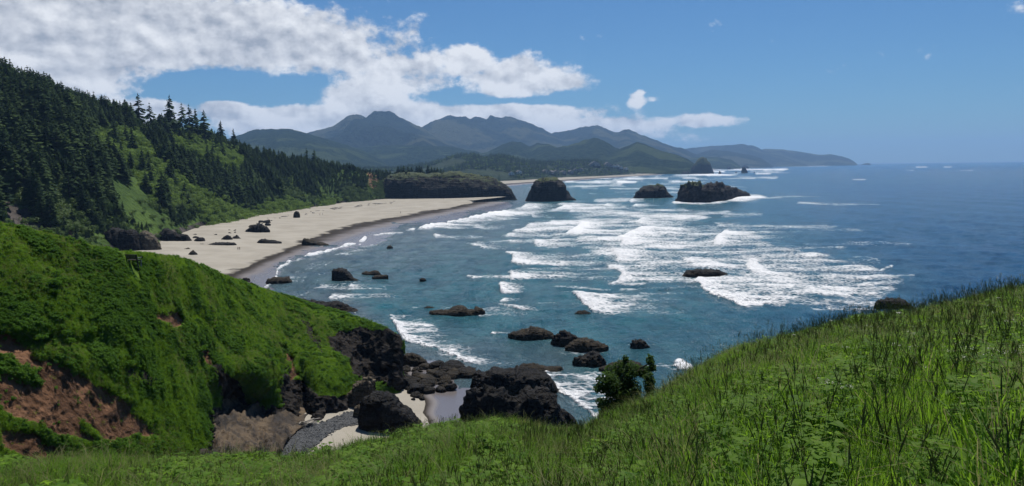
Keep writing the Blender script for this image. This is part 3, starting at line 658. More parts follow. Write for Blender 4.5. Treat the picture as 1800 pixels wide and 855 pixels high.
outline_rock('sea_rock', 'low brown ledge rising behind the big black rocks', S, zz4([(1120, 275), (1150, 240), (1200, 207), (1300, 199), (1370, 215), (1420, 230), (1540, 224), (1560, 250)]), 656, .5, M_ROCKB, .09, 56, 22, 2.5, 40)
outline_rock('sea_rock', 'big black flat topped rock, the upper of two in the cove mouth', S, zz4([(745, 470), (755, 330), (800, 284), (870, 285), (940, 255), (1050, 262), (1150, 256), (1300, 268), (1400, 292), (1450, 340), (1490, 400), (1535, 470)]), 698, .5, M_ROCK, .07, 110, 46, 4.0, 41)
outline_rock('sea_rock', 'big black sloping rock, the lower of two above the meadow edge', S, zz4([(655, 640), (690, 510), (750, 420), (880, 420), (1000, 442), (1100, 480), (1180, 505), (1250, 462), (1400, 456), (1500, 482), (1535, 570), (1620, 642), (1700, 735), (1720, 800)]), 775, .4, M_ROCK, .07, 120, 46, 3.0, 42)
outline_rock('cove_rock', 'big ribbed black rock leaning across the cove between pebbles and wet sand', 'rock', [(630, 748), (635, 702), (652, 690), (677, 689), (692, 698), (706, 711), (722, 724), (740, 742), (742, 756)], 764, .7, M_ROCK, .06, 80, 36, 2.8, 43, zbase=1.5)
outline_rock('cove_rock', 'pale knobbly rock spur at the foot of the grassy slope', 'rock', [(592, 716), (600, 702), (612, 692), (626, 676), (640, 663), (650, 662), (659, 672), (662, 690), (660, 706)], 716, .5, M_TAN, .10, 60, 26, 2.6, 44, zbase=2.0)
outline_rock('cove_rock', 'small tan rock tucked beside the big ribbed black rock', 'rock', [(620, 731), (624, 716), (631, 711), (640, 716), (644, 732)], 733, .8, M_TAN, .08, 26, 14, 2.6, 45, zbase=2.3)
# beach rocks
B = 'beach rock'
outline_rock('beach_rock', 'brown pyramid shaped boulder alone on the sand above the meadow rim', B, zz3([(860, 440), (885, 415), (908, 398), (930, 415), (952, 436)]), 447, .8, M_ROCKB, .08, 30, 16, 2.0, 51, zbase=3)
outline_rock('beach_rock', 'dark square boulder at the seaward end of the shore outcrop', B, zz3([(912, 320), (935, 285), (970, 270), (1010, 275), (1034, 318)]), 426, .8, M_ROCK, .10, 30, 16, 2.6, 52, zbase=3)
outline_rock('beach_rock', 'dark pointed boulder with a smaller one touching its right side', B, zz3([(1178, 298), (1215, 270), (1245, 248), (1275, 258), (1308, 294)]), 422.3, .7, M_ROCK, .10, 30, 16, 2.2, 53, zbase=2.8)
outline_rock('beach_rock', 'smaller pointed boulder touching the right side of a bigger one', B, zz3([(1290, 284), (1320, 262), (1345, 250), (1388, 282)]), 420, .7, M_ROCK, .10, 26, 14, 2.2, 54, zbase=2.8)
outline_rock('beach_rock', 'long low dark ledge lying in the sand', B, zz3([(955, 352), (985, 336), (1060, 340), (1130, 325), (1250, 322), (1310, 322), (1345, 338)]), 432, .35, M_ROCK, .12, 60, 14, 2.4, 55, zbase=2.5)
outline_rock('beach_rock', 'low pale stone patch in the sand left of the long ledge', B, zz3([(798, 392), (830, 382), (860, 374), (890, 392)]), 439.5, .6, M_TAN, .12, 26, 10, 2.2, 56, zbase=2.7)
outline_rock('beach_rock', 'dark low rock in the middle of the sand', B, [(451, 427.5), (456, 422), (463, 420), (472, 422), (482, 423), (495, 425.5)], 428, .5, M_ROCK, .10, 36, 14, 2.4, 57, zbase=1.8)
outline_rock('beach_rock', 'rough olive rock where dry sand meets wet sand', B, [(530, 427), (535, 421), (543, 420), (553, 424), (566, 427), (578, 430)], 432, .5, M_ROCKB, .12, 40, 16, 2.4, 58, zbase=.7)
outline_rock('beach_rock', 'dark rock peeping over the rim of the near headland', B, zz3([(1392, 700), (1410, 682), (1440, 676), (1470, 684), (1484, 708)]), 496, .7, M_ROCK, .10, 26, 14, 2.5, 59, zbase=.3)
outline_rock('beach_rock', 'smaller dark rock below the one peeping over the rim', B, zz3([(1466, 740), (1480, 722), (1500, 720), (1520, 742)]), 501, .7, M_ROCK, .10, 22, 12, 2.4, 60, zbase=.2)
outline_rock('rock_pillar', 'brown square rock pillar standing on the sand by the trees', B, [(515.5, 383), (517, 374), (521, 371), (525, 373), (527, 377), (527.5, 383)], 383.3, .9, M_ROCKB, .06, 26, 20, 4, 61, zbase=3)
outline_rock('shore_outcrop', 'long dark outcrop at the foot of the forested hill', 'outcrop', zz3([(560, 300), (580, 235), (605, 196), (660, 190), (750, 238), (850, 250), (885, 290), (900, 322)]), 427, .5, M_ROCK, .08, 60, 26, 2.8, 62, zbase=3)
outline_rock('shore_outcrop', 'rounded grey outcrop with a dark hollow where the hill meets the sand', 'outcrop', zz3([(300, 400), (345, 300), (370, 250), (425, 200), (475, 232), (540, 290), (575, 350), (590, 390)]), 441, .6, M_TAN, .08, 60, 28, 2.8, 63, zbase=3.5)
outline_rock('shore_outcrop', 'blackish cliff below the trees behind the bench', 'outcrop', [(165, 440), (180, 408), (200, 402), (222, 406), (240, 412), (250, 440)], 444, .5, M_ROCK, .08, 60, 26, 3, 64, zbase=3.5)
outline_rock('shore_outcrop', 'dark boulder heap running out from the green foot of the hill', 'outcrop', [(428, 411), (436, 402), (446, 397), (455, 394), (462, 397), (470, 401), (474, 404)], 408, .5, M_ROCK, .16, 50, 18, 2.3, 65, zbase=3)

# boulders: a few shapes, many copies
def boulder_mesh(name, seed, mat):
    bm = bmesh.new(); bmesh.ops.create_icosphere(bm, subdivisions=3, radius=1.0)
    V = np.array([v.co[:] for v in bm.verts]); f = fbm(V*1.1+seed*5, 4, seed, .55); c = np.sign(V)*np.abs(V)**0.8
    Q = c*(1+0.34*f)[:, None]; Q[:, 2] = np.where(Q[:, 2] < 0, Q[:, 2]*0.6, Q[:, 2]*0.85)
    for v, q in zip(bm.verts, Q): v.co = q
    me = bpy.data.meshes.new(name); bm.to_mesh(me); bm.free(); me.polygons.foreach_set('use_smooth', [True]*len(me.polygons)); me.materials.append(mat); return me
BOULD = [boulder_mesh('boulder', s, mt) for s, mt in ((1, M_ROCK), (2, M_ROCKB), (3, M_ROCK), (4, M_ROCKB), (5, M_ROCK))]
def scatter_boulders(poly, n, smin, smax, zf, label, group, seed):
    rr = random.Random(seed); a = np.array(poly); k = 0; proto = None
    while k < n:
        x = rr.uniform(a[:, 0].min(), a[:, 0].max()); y = rr.uniform(a[:, 1].min(), a[:, 1].max())
        if not inpoly(np.array([x]), np.array([y]), poly)[0]: continue
        z = float(zf(np.array([x]), np.array([y]))[0]); p = G(np.array([x]), np.array([y]), z)[0]
        s = smin+(smax-smin)*rr.random()**2.2
        if proto is None:
            o = proto = link('boulder', BOULD[0]); tag(o, label, 'boulder', group)
        else:
            o = proto.copy(); o.data = rr.choice(BOULD); COL.objects.link(o)
        o.location = (p[0], p[1], z+s*0.12); o.rotation_euler = (rr.uniform(-.4, .4), rr.uniform(-.4, .4), rr.uniform(0, 6.28)); o.scale = (s*rr.uniform(.8, 1.4), s*rr.uniform(.8, 1.3), s*rr.uniform(.6, 1.0))
        k += 1
cz1 = lambda x, y: cove_z(x, y)
scatter_boulders(zz4([(130, 260), (400, 225), (560, 240), (590, 300), (560, 380), (560, 445), (350, 462), (140, 450)]), 95, .45, 1.9, cz1, 'brown wet boulder in the jumble at the foot of the black cliff', 'boulder jumble in the cove mouth', 3)
scatter_boulders(zz4([(540, 290), (600, 270), (700, 270), (725, 330), (600, 350)]), 5, 2.2, 3.2, cz1, 'largest kind of dark boulder at the seaward end of the jumble', 'large dark boulders at the seaward end of the jumble', 4)
scatter_boulders(zz4([(690, 225), (780, 260), (760, 330), (720, 300)]), 9, .5, 1.4, cz1, 'small wet boulder beside the big black flat topped rock', 'small boulders beside the big black rock', 5)
scatter_boulders(zz4([(215, 470), (420, 430), (400, 480), (270, 530), (215, 530)]), 8, .3, .8, cz1, 'small loose stone lying on the dry cove sand', 'loose stones on the cove sand', 6)
z3 = lambda x, y: x*0+3.3
scatter_boulders([(290, 428), (300, 420), (345, 414), (400, 405), (430, 402), (440, 409), (400, 412), (360, 416), (330, 424)], 16, .6, 1.8, z3, 'dark boulder in the strip along the foot of the forested hill', 'boulders along the foot of the forested hill', 7)
scatter_boulders([(436, 400), (450, 388), (470, 383), (478, 388), (470, 404), (446, 408)], 22, .7, 2.0, z3, 'dark boulder in the heap below the green corner of the hill', 'boulder heap below the green corner of the hill', 8)

# ------------------------------------------------------------------ green headland point with the dark cliff
mid = outline_rock('cliff_headland', 'flat topped green headland with a sheer black cliff closing the bay', None, [(655, 353.5), (668, 325), (684, 309), (700, 306), (722, 305), (750, 306.5), (773, 306), (790, 302.5), (800, 301.5), (812, 304), (828, 308), (842, 310.5), (858, 311), (870, 314.5), (885, 322.5), (897, 333), (904, 344), (909, 353.5)], 353.5, .42, M_ROCKG, .035, 170, 60, 2.7, 71, None, cap=(.84, .34), zbase=.5, kind='structure')

# ------------------------------------------------------------------ forested hillside
def interp_rows(cols, tab):
    a = np.array(tab, float); return np.stack([np.interp(cols, a[:, 0], a[:, k]) for k in range(1, a.shape[1])], 1)
HS = {}
def build_hillside():
    n = 220; t = np.linspace(0, 1, n)
    base = np.array([(-230, 120, 8), (-222, 250, 6), (-212, 340, 5), (-206, 420, 4), (-210, 480, 4), (-232, 600, 4), (-236, 735, 4), (-226, 835, 4), (-210, 990, 4), (-182, 1075, 4), (-165, 1120, 4), (-150, 1180, 4), (-120, 1270, 4)], float)
    rp = [(-900, 0, 300), (-500, 70, 420), (-300, 105, 500), (-80, 143, 560), (0, 158, 590), (80, 176, 630), (150, 201, 670), (225, 222, 720), (300, 228, 775), (360, 242, 830), (420, 262, 880), (500, 286, 960), (560, 292, 1030), (610, 298, 1085), (660, 304, 1140), (700, 309, 1190), (760, 313, 1260)]
    rp = np.array(rp, float); ridge = P(rp[:, 0], rp[:, 1], rp[:, 2])
    def cum(a):
        s = a[:, 1]; return (s-s[0])/(s[-1]-s[0])
    bs = np.stack([np.interp(t, cum(base), base[:, k]) for k in range(3)], 1)
    tr = np.linspace(0, 1, len(ridge)); ry = ridge[:, 1]
    yq = np.interp(t, [0, 1], [ry[0], ry[-1]]); rg = np.stack([np.interp(yq, ry, ridge[:, k]) for k in range(3)], 1)
    bs = smooth_rows(bs, 4); rg = smooth_rows(rg, 4)
    vs = np.concatenate([np.linspace(-0.06, 1, 90), np.linspace(1.02, 2.2, 24)])
    V = np.zeros((n, len(vs), 3))
    for j, v in enumerate(vs):
        if v <= 1:
            q = bs*(1-v)+rg*v; zf = np.sin(np.clip(v, -0.1, 1)*math.pi/2)**0.95 if v > 0 else v
            q[:, 2] = bs[:, 2]+(rg[:, 2]-bs[:, 2])*(0.6*max(v, v) + 0.4*zf)
        else:
            q = rg+(rg-bs)*(v-1); q[:, 2] = rg[:, 2]-(v-1)**1.5*40-(v-1)*14
        V[:, j] = q
    p = V.copy()
    gul = fbm(np.stack([p[..., 1]/95+p[..., 0]/260, p[..., 0]/400, p[..., 0]*0], -1), 3, 61, .5, True)
    bell = np.clip(np.sin(np.clip(vs, 0, 1)*math.pi), 0, 1)[None, :]
    V[..., 2] += (gul*11+fbm(p/30, 3, 62)*3.5)*bell
    V[..., 0] += gul*7*bell
    px, py = proj(V)
    z1 = lambda l: [(x/2.138, 80+y/2.138) for x, y in l]; z2 = lambda l: [(400+x/2.849, 180+y/2.849) for x, y in l]
    HS['bright'] = [z1([(330, 335), (390, 300), (480, 308), (540, 350), (590, 420), (650, 470), (720, 520), (790, 560), (850, 610), (935, 640), (920, 690), (810, 690), (760, 640), (700, 590), (600, 590), (540, 520), (510, 450), (420, 410), (340, 365)]),
                    z1([(632, 310), (700, 318), (770, 350), (815, 395), (880, 385), (905, 450), (860, 465), (790, 435), (720, 395), (650, 350)]), z1([(505, 250), (560, 268), (590, 300), (540, 290)]),
                    z2([(-30, 560), (100, 555), (105, 620), (0, 650), (-40, 640)]), z2([(225, 500), (300, 500), (400, 530), (330, 565), (280, 585), (180, 585), (130, 580)]), z2([(465, 505), (540, 500), (560, 520), (470, 530)])]
    HS['dim'] = [z1([(60, 525), (180, 500), (300, 540), (290, 640), (330, 720), (250, 700), (150, 640), (60, 570)]), z2([(80, 380), (160, 330), (170, 420), (100, 460)]), z1([(560, 540), (690, 540), (760, 600), (680, 610)]),
                 z2([(590, 410), (700, 470), (720, 500), (640, 505), (590, 470)]), z2([(240, 420), (330, 440), (360, 480), (300, 470)]), z2([(740, 400), (800, 410), (880, 470), (860, 490), (760, 490)])]
    HS['grass'] = [z1([(400, 455), (470, 510), (570, 590), (640, 650), (690, 705), (620, 700), (560, 640), (480, 600), (430, 540)]), z1([(30, 540), (90, 560), (140, 620), (110, 620), (50, 585)])]
    HS['bare'] = [z1([(0, 560), (60, 600), (130, 640), (290, 725), (210, 705), (100, 690), (0, 620)])]
    HS['soil'] = [z1([(180, 640), (250, 680), (310, 722), (260, 710)]), z2([(700, 350), (760, 370), (800, 450), (770, 470), (710, 420)])]
    rock = np.zeros(px.shape); soil = np.zeros(px.shape)
    for pl in HS['bare']: rock = np.maximum(rock, inpoly(px, py, pl))
    for pl in HS['soil']: soil = np.maximum(soil, inpoly(px, py, pl))
    rock = np.maximum(rock, (vs < 0.035)[None, :]*0.7)
    me = mesh_np('forest_hill', V.reshape(-1, 3), grid_faces(*px.shape), M_HILL, True, {'soil': soil.ravel()*1.0, 'rock': rock.ravel()*1.0})
    tag(link('forest_hill', me), 'steep hillside above the beach covered in dark conifers and green scrub', kind='structure')
    HS['V'] = V; HS['vs'] = vs
build_hillside()

def sample_grid(V, n, rng, jmin=0, jmax=None):
    A = V[:-1, jmin:jmax][:, :-1]; Bq = V[1:, jmin:jmax][:, :-1]; Cq = V[1:, jmin:jmax][:, 1:]; Dq = V[:-1, jmin:jmax][:, 1:]
    ar = np.linalg.norm(np.cross(Bq-A, Dq-A), axis=-1).ravel()
    i = rng.choice(len(ar), n, p=ar/ar.sum()); a = rng.random(n)[:, None]; b = rng.random(n)[:, None]
    A, Bq, Cq, Dq = [q.reshape(-1, 3)[i] for q in (A, Bq, Cq, Dq)]
    p = (A*(1-a)+Bq*a)*(1-b)+(Dq*(1-a)+Cq*a)*b
    nrm = np.cross(Bq-A, Dq-A); nrm /= np.linalg.norm(nrm, axis=-1, keepdims=True)+1e-9
    nrm = np.where(nrm[:, 2:] < 0, -nrm, nrm)
    return p, nrm

# ------------------------------------------------------------------ trees
M_BARK = mat_plain('bark', (0.035, 0.026, 0.02), (0.08, 0.065, 0.05), 6)
M_CONI = mat_leaf('conifer_needles', (0.012, 0.028, 0.012), (0.054, 0.088, 0.028), 0.22, 0.85, 0.05)
M_SHRUB = mat_leaf('scrub_leaves', (0.095, 0.16, 0.028), (0.15, 0.22, 0.05), 0.35, 0.7, 0.1)
M_SHRUBD = mat_leaf('dark_scrub_leaves', (0.055, 0.10, 0.020), (0.10, 0.155, 0.036), 0.25, 0.6, 0.2)
def conifer(seed, whorls=13, nb=7, slim=0.17, low=0.10, gap=0.0):
    r = random.Random(seed); tr = MB(); lean = (r.uniform(-.02, .02), r.uniform(-.02, .02))
    tr.tube([(0, 0, -.04), (lean[0]*.3, lean[1]*.3, .35), (lean[0]*.7, lean[1]*.7, .7), (lean[0], lean[1], .985)], [.018, .013, .008, .002], 6)
    cr = MB()
    for w in range(whorls):
        f = w/(whorls-1); z = low+(1-low)*(f**0.9)*0.97
        L = slim*(1-f)**0.72*(0.62+0.38*math.sin(min(1, f*6+.35)*1.57))+0.012
        for k in range(nb):
            if r.random() < gap: continue
            a = 2*math.pi*(k+r.random()*.9)/nb+w*1.7; l = L*r.uniform(.62, 1.28)
            if r.random() < .08: l *= 1.25
            ca, sa = math.cos(a), math.sin(a); zz = z+r.uniform(-.035, .035)
            o = Vector((lean[0]*z, lean[1]*z, zz)); d = Vector((ca, sa, 0)); s = Vector((-sa, ca, 0))
            dr = r.uniform(.12, .60)*l; wd = l*r.uniform(.30, .42)
            pm = o+d*(l*.55)+Vector((0, 0, -dr*.35)); pt = o+d*l+Vector((0, 0, -dr+l*.10))
            vs = [o+Vector((0, 0, .012)), pm+s*wd*.62+Vector((0, 0, -dr*.55)), pm+Vector((0, 0, .010)), pm-s*wd*.62+Vector((0, 0, -dr*.55)), pt, o+d*l*.80+s*wd*.75+Vector((0, 0, -dr*1.05)), o+d*l*.80-s*wd*.75+Vector((0, 0, -dr*1.05)), o+d*l*.25+s*wd*.35+Vector((0, 0, -dr*.6)), o+d*l*.25-s*wd*.35+Vector((0, 0, -dr*.6))]
            cr.add(vs, [(0, 7, 2), (7, 1, 2), (0, 2, 8), (8, 2, 3), (2, 1, 5), (2, 5, 4), (2, 6, 3), (2, 4, 6)])
    top = Vector((lean[0], lean[1], 1.0))
    for k in range(4):
        a = k*1.57; cr.add([top, top+Vector((math.cos(a)*.010, math.sin(a)*.010, -.055)), top+Vector((math.cos(a+1.2)*.010, math.sin(a+1.2)*.010, -.055))], [(0, 1, 2)])
    return tr.mesh('trunk', M_BARK), cr.mesh('crown', M_CONI)
CON = [conifer(1, 19, 7, .17), conifer(2, 18, 7, .20, .08), conifer(3, 20, 6, .15, .14), conifer(4, 18, 7, .22, .14, .18), conifer(5, 16, 6, .19, .26, .30)]
def joined(a, b, name):
    bm = bmesh.new(); bm.from_mesh(a); n = len(bm.faces); bm.from_mesh(b); bm.faces.ensure_lookup_table()
    for i, f in enumerate(bm.faces): f.material_index = 0 if i < n else 1
    me = bpy.data.meshes.new(name); bm.to_mesh(me); bm.free(); me.materials.append(a.materials[0]); me.materials.append(b.materials[0]); return me
CONJ = [joined(a, b, 'conifer_tree') for a, b in CON]
def leaf_crown(seed, n, size, mat, name='crown', lumps=7, flat=0.75):
    r = np.random.default_rng(seed); mb = MB()
    c = r.normal(size=(lumps, 3))*np.array([.5, .5, .28]); c[:, 2] = np.abs(c[:, 2])*flat+.35; rad = r.uniform(.30, .55, lumps)
    for k in range(n):
        i = r.integers(lumps); d = r.normal(size=3); d /= np.linalg.norm(d); rr = rad[i]*(0.75+0.3*r.random())
        p = c[i]+d*rr*np.array([1, 1, .8])
        if p[2] < 0: p[2] = abs(p[2])*.3
        nrm = Vector(d)+Vector(r.normal(size=3))*.55+Vector((0, 0, .35)); nrm.normalize(); x = nrm.orthogonal().normalized(); x.rotate(Matrix.Rotation(r.random()*6.28, 3, nrm)); y = nrm.cross(x); s = size*r.uniform(.6, 1.3); p = Vector(p)
        mb.add([p-x*s, p-y*s*.55+nrm*s*.15, p+x*s, p+y*s*.55+nrm*s*.15], [(0, 1, 2, 3)])
    return mb.mesh(name, mat)
def shrub_stem(seed):
    mb = MB(); r = random.Random(seed)
    for k in range(4):
        a = r.random()*6.28; mb.tube([(0, 0, -.05), (math.cos(a)*.12, math.sin(a)*.12, .3), (math.cos(a)*.35, math.sin(a)*.35, .6)], [.035, .025, .01], 5)
    return mb.mesh('stem', M_BARK)
SHB = [(shrub_stem(s), leaf_crown(s, 420, .13, M_SHRUB)) for s in (1, 2, 3)]
M_BROAD = mat_leaf('dark_broadleaf_leaves', (0.022, 0.044, 0.014), (0.050, 0.085, 0.026), 0.2, 0.8, 0.05)
BRD = [(shrub_stem(s), leaf_crown(s+20, 420, .14, M_BROAD)) for s in (1,)]
SHBD = [(shrub_stem(s), leaf_crown(s+10, 420, .13, M_SHRUBD)) for s in (1, 2, 3)]
def plant_tree(name, pair, loc, sc, rz, label, cat, group):
    e = empty(name, loc, rz); e.scale = sc; tag(e, label, cat, group)
    link(pair[0].name, pair[0], e); link(pair[1].name, pair[1], e); return e
def copy_thing(e):
    c = e.copy(); COL.objects.link(c)
    for ch in e.children:
        q = ch.copy(); COL.objects.link(q); q.parent = c
    return c
def visible(p, h):                 # in frame and not behind the near headland or meadow
    px, py = proj(p); pt = proj(p+np.array([0, 0, 1.0])*h[:, None])[1]
    rim = np.interp(px, [-300, 0, 100, 210, 300, 375, 450], [330, 389, 410, 438, 447, 473, 500])
    return (px > -15) & (px < 1815) & (pt < rim-6), px, py, pt
def build_forest():
    V = HS['V']; vs = HS['vs']; jm = int((vs < 1.5).sum())
    p, nr = sample_grid(V, 13500, np.random.default_rng(5), 8, jm)
    px, py = proj(p)
    br = np.zeros(len(p), bool); dm = br.copy(); gr = br.copy()
    jx, jy = RNG.normal(size=len(p))*3, RNG.normal(size=len(p))*3
    for pl in HS['bright']: br |= inpoly(px+jx, py-6+jy, pl)
    for pl in HS['dim']: dm |= inpoly(px+jx, py-6+jy, pl)
    for k in ('grass', 'bare', 'soil'):
        for pl in HS[k]: gr |= inpoly(px, py-8, pl) | inpoly(px, py-24, pl)
    r = RNG.random(len(p)); u = RNG.random(len(p))
    far = np.clip((1150-p[:, 1])/500, 0.55, 1)
    h = (10.5+11*r**1.3)*far*np.where(p[:, 0] > -225, .75, 1)
    edge = np.clip((p[:, 2]-5)/18, .45, 1); h = h*edge
    for f in (.35, .7):
        mx_, my_ = proj(p+np.array([0, 0, 1.0])*(h*f)[:, None])
        for pl in HS['bright']:
            for ox, oy in ((0, 0), (9, 0), (-9, 0), (0, 7), (0, -7)): br |= inpoly(mx_+jx+ox, my_+jy+oy, pl)
        for pl in HS['grass']: br |= inpoly(mx_+jx, my_+jy, pl)
        if f < .5:
            for pl in HS['dim']: dm |= inpoly(mx_+jx, my_+jy, pl)
    con = ~(br & (u > .05)) & ~(dm & (u > .2)) & ~gr
    q, hh = p[con], h[con]; idx = RNG.integers(0, 5, con.sum()); hh = hh*np.clip(1+.45*fbm(q/28, 2, 63), .6, 1.5); wid = RNG.uniform(.95, 1.9, con.sum())
    vis, qx, qy, qt = visible(q, hh)
    size = np.where(vis, qy-qt, 0); order = np.argsort(-size); top = order[:290]; rest = order[290:]
    protos = {}
    for i in top:
        k = int(idx[i])
        if k not in protos:
            e = protos[k] = plant_tree('conifer_tree', CON[k], q[i], (1, 1, 1), 0, 'dark green conifer in the dense forest on the hillside', 'tree', 'conifers on the forested hillside')
        else: e = copy_thing(protos[k])
        e.location = q[i]; e.rotation_euler = (0, 0, RNG.random()*6.28); e.scale = (hh[i]*wid[i], hh[i]*wid[i], hh[i])
    rest = np.array([i for i in rest]); idx[rest] = np.where(RNG.random(len(rest)) < .08, 5, idx[rest]); hh = np.where(idx == 5, hh*.5, hh); wid = np.where(idx == 5, .6, wid)
    instancer('conifer_forest', q[rest], np.stack([RNG.normal(size=len(rest))*.03, RNG.normal(size=len(rest))*.03, RNG.random(len(rest))*6.28], 1), np.stack([hh[rest]*wid[rest], hh[rest]*wid[rest], hh[rest]], 1), idx[rest], CONJ+[joined(BRD[0][0], BRD[0][1], 'dark_broadleaf')], 'dense dark conifer forest covering the hillside')
    # scrub
    for nm, polys, pair, n, smin, smax, lab, grp in (
            ('alder_shrub', HS['bright'], SHB, 5200, 2.0, 4.2, 'light green broadleaf shrub in the bright scrub patches on the hillside', 'bright scrub on the hillside'),
            ('dark_shrub', HS['dim'], SHBD, 2600, 1.5, 3.5, 'dull green bush among the conifers on the lower hillside', 'dull bushes on the lower hillside')):
        p2, n2 = sample_grid(V, 60000, np.random.default_rng(len(nm)), 3, 96); x2, y2 = proj(p2); k = np.zeros(len(p2), bool)
        for pl in polys: k |= inpoly(x2+RNG.normal(size=len(p2))*6, y2+RNG.normal(size=len(p2))*5, pl)
        if nm == 'dark_shrub': k |= (RNG.random(len(p2)) < .03) & (p2[:, 2] < 26) & (y2 > 300)
        p2 = p2[k][:n]; s = RNG.uniform(smin, smax, len(p2)); vis, x2, y2, t2 = visible(p2, s); size = np.where(vis, y2-t2, 0); order = np.argsort(-size); pr = {}
        for i in order[:150]:
            kk = int(RNG.integers(0, 3))
            if kk not in pr: e = pr[kk] = plant_tree(nm, pair[kk], p2[i], (1, 1, 1), 0, lab, 'shrub', grp)
            else: e = copy_thing(pr[kk])
            e.location = p2[i]; e.rotation_euler = (0, 0, RNG.random()*6.28); e.scale = (s[i]*1.1, s[i]*1.1, s[i])
        rs = order[150:]
        instancer(nm+'_scrub', p2[rs], np.stack([rs*0, rs*0, RNG.random(len(rs))*6.28], 1), s[rs], RNG.integers(0, 3, len(rs)), [joined(a, b, nm) for a, b in pair], 'mass of '+('light' if nm[0] == 'a' else 'dull')+' green scrub on the hillside')
    # the tall trees that stand out on the skyline
    sky = [(243, 164, 700, 3, 'tall ragged conifer leftmost of the tall skyline trees'), (262, 180, 715, 4, 'slim small conifer just right of the leftmost tall skyline tree'), (296, 167, 740, 3, 'broadest tallest conifer standing on the skyline of the ridge'),
           (318, 181, 755, 4, 'narrow tall conifer touching the broadest skyline tree'), (331, 183, 765, 4, 'thin tall conifer third along the skyline clump'), (343, 190, 775, 2, 'pointed conifer between the thin one and the last of the skyline clump'), (358, 193, 785, 3, 'last conifer of the tall skyline clump, ragged on its right'),
           (386, 212, 840, 1, 'bushy conifer right of the skyline clump where the ridge dips'), (410, 226, 880, 0, 'smaller conifer lower down the ridge skyline'), (538, 260, 1000, 4, 'ragged conifer poking above the low end of the ridge'), (552, 262, 1005, 3, 'leaning looking conifer beside the ragged one at the low ridge end')]
    for x, y, D, k, lab in sky:
        tp = P(np.array([x]), np.array([y]), np.array([D]))[0]
        d = np.hypot(V[..., 0]-tp[0], V[..., 1]-tp[1]); gz = V.reshape(-1, 3)[np.argmin(d.ravel()), 2]; hh_ = tp[2]-gz+.5
        hh_ = max(14.0, min(hh_, 34)); plant_tree('conifer_tree', CON[k], (tp[0], tp[1], tp[2]-hh_), (hh_*1.15, hh_*1.15, hh_), RNG.random()*6, lab, 'tree', 'tall conifers on the ridge skyline')
    # clumps on the green headland point
    k = 0; pr = None
    for x, y, hpx in [(699, 291, 13), (705, 292, 12), (710, 290, 14), (717, 292, 12), (723, 293, 11), (732, 291, 12), (737, 290, 13), (741, 292, 11), (752, 290, 14), (758, 293, 12), (763, 294, 11), (769, 293, 12), (775, 296, 9), (780, 298, 7)]:
        D = 1150+6*math.sin(k*2.2); tp = P(np.array([x*1.0]), np.array([y*1.0]), np.array([D]))[0]; hh_ = (hpx+5)/FOC*D
        if pr is None: e = pr = plant_tree('conifer_tree', CON[1], (0, 0, 0), (1, 1, 1), 0, 'small dark conifer in the clump on top of the green cliff headland', 'tree', 'conifer clump on the cliff headland')
        else: e = copy_thing(pr)
        e.location = (tp[0], tp[1], tp[2]-hh_); e.scale = (hh_*1.6, hh_*1.6, hh_); e.rotation_euler = (0, 0, k*1.3); k += 1
build_forest()

# drift logs along the back of the beach
M_LOG = mat_plain('weathered_wood', (0.20, 0.18, 0.15), (0.36, 0.33, 0.29), 4)
def build_logs():
    pr = None
    for k in range(46):
        f = random.random(); x = np.interp(f, [0, .25, 1], [470, 560, 700]); y = np.interp(x, [470, 520, 600, 660, 700], [384, 377, 364, 358, 354])+random.uniform(-.6, 3.0)
        p = G(np.array([x]), np.array([y]), 3.5)[0]
        if pr is None:
            mb = MB(); mb.tube([(-3, 0, .15), (-1, .15, .28), (1, -.1, .3), (3, 0, .2)], [.22, .3, .28, .14], 7); o = pr = link('drift_log', mb.mesh('drift_log', M_LOG, True)); tag(o, 'bleached drift log lying along the back of the beach below the trees', 'log', 'drift logs along the back of the beach')
        else: o = pr.copy(); COL.objects.link(o)
        o.location = (p[0], p[1], 3.45); o.rotation_euler = (0, random.uniform(-.1, .1), random.uniform(-1.2, 1.2)+1.2); s = random.uniform(.6, 1.5); o.scale = (s, random.uniform(.8, 1.6), random.uniform(.8, 1.6))
    mb = MB(); r = random.Random(3)
    for k in range(9):
        a = r.uniform(-.3, 1.3); L_ = r.uniform(1.0, 2.6); cx, cy_ = r.uniform(-1.2, 1.2), r.uniform(-.8, .8)
        mb.tube([(cx-math.cos(a)*L_/2, cy_-math.sin(a)*L_/2, .1), (cx, cy_, .25+r.random()*.3), (cx+math.cos(a)*L_/2, cy_+math.sin(a)*L_/2, .15+r.random()*.4)], [.07, .11, .05], 6)
    p = G(np.array([541.0]), np.array([746.0]), 3.2)[0]
    o = link('driftwood_pile', mb.mesh('driftwood_pile', M_LOG, True)); o.location = p; o.scale = (1.2, 1.2, 1.0); tag(o, 'small tangle of bleached driftwood at the head of the pebbly cove', 'driftwood')
build_logs()

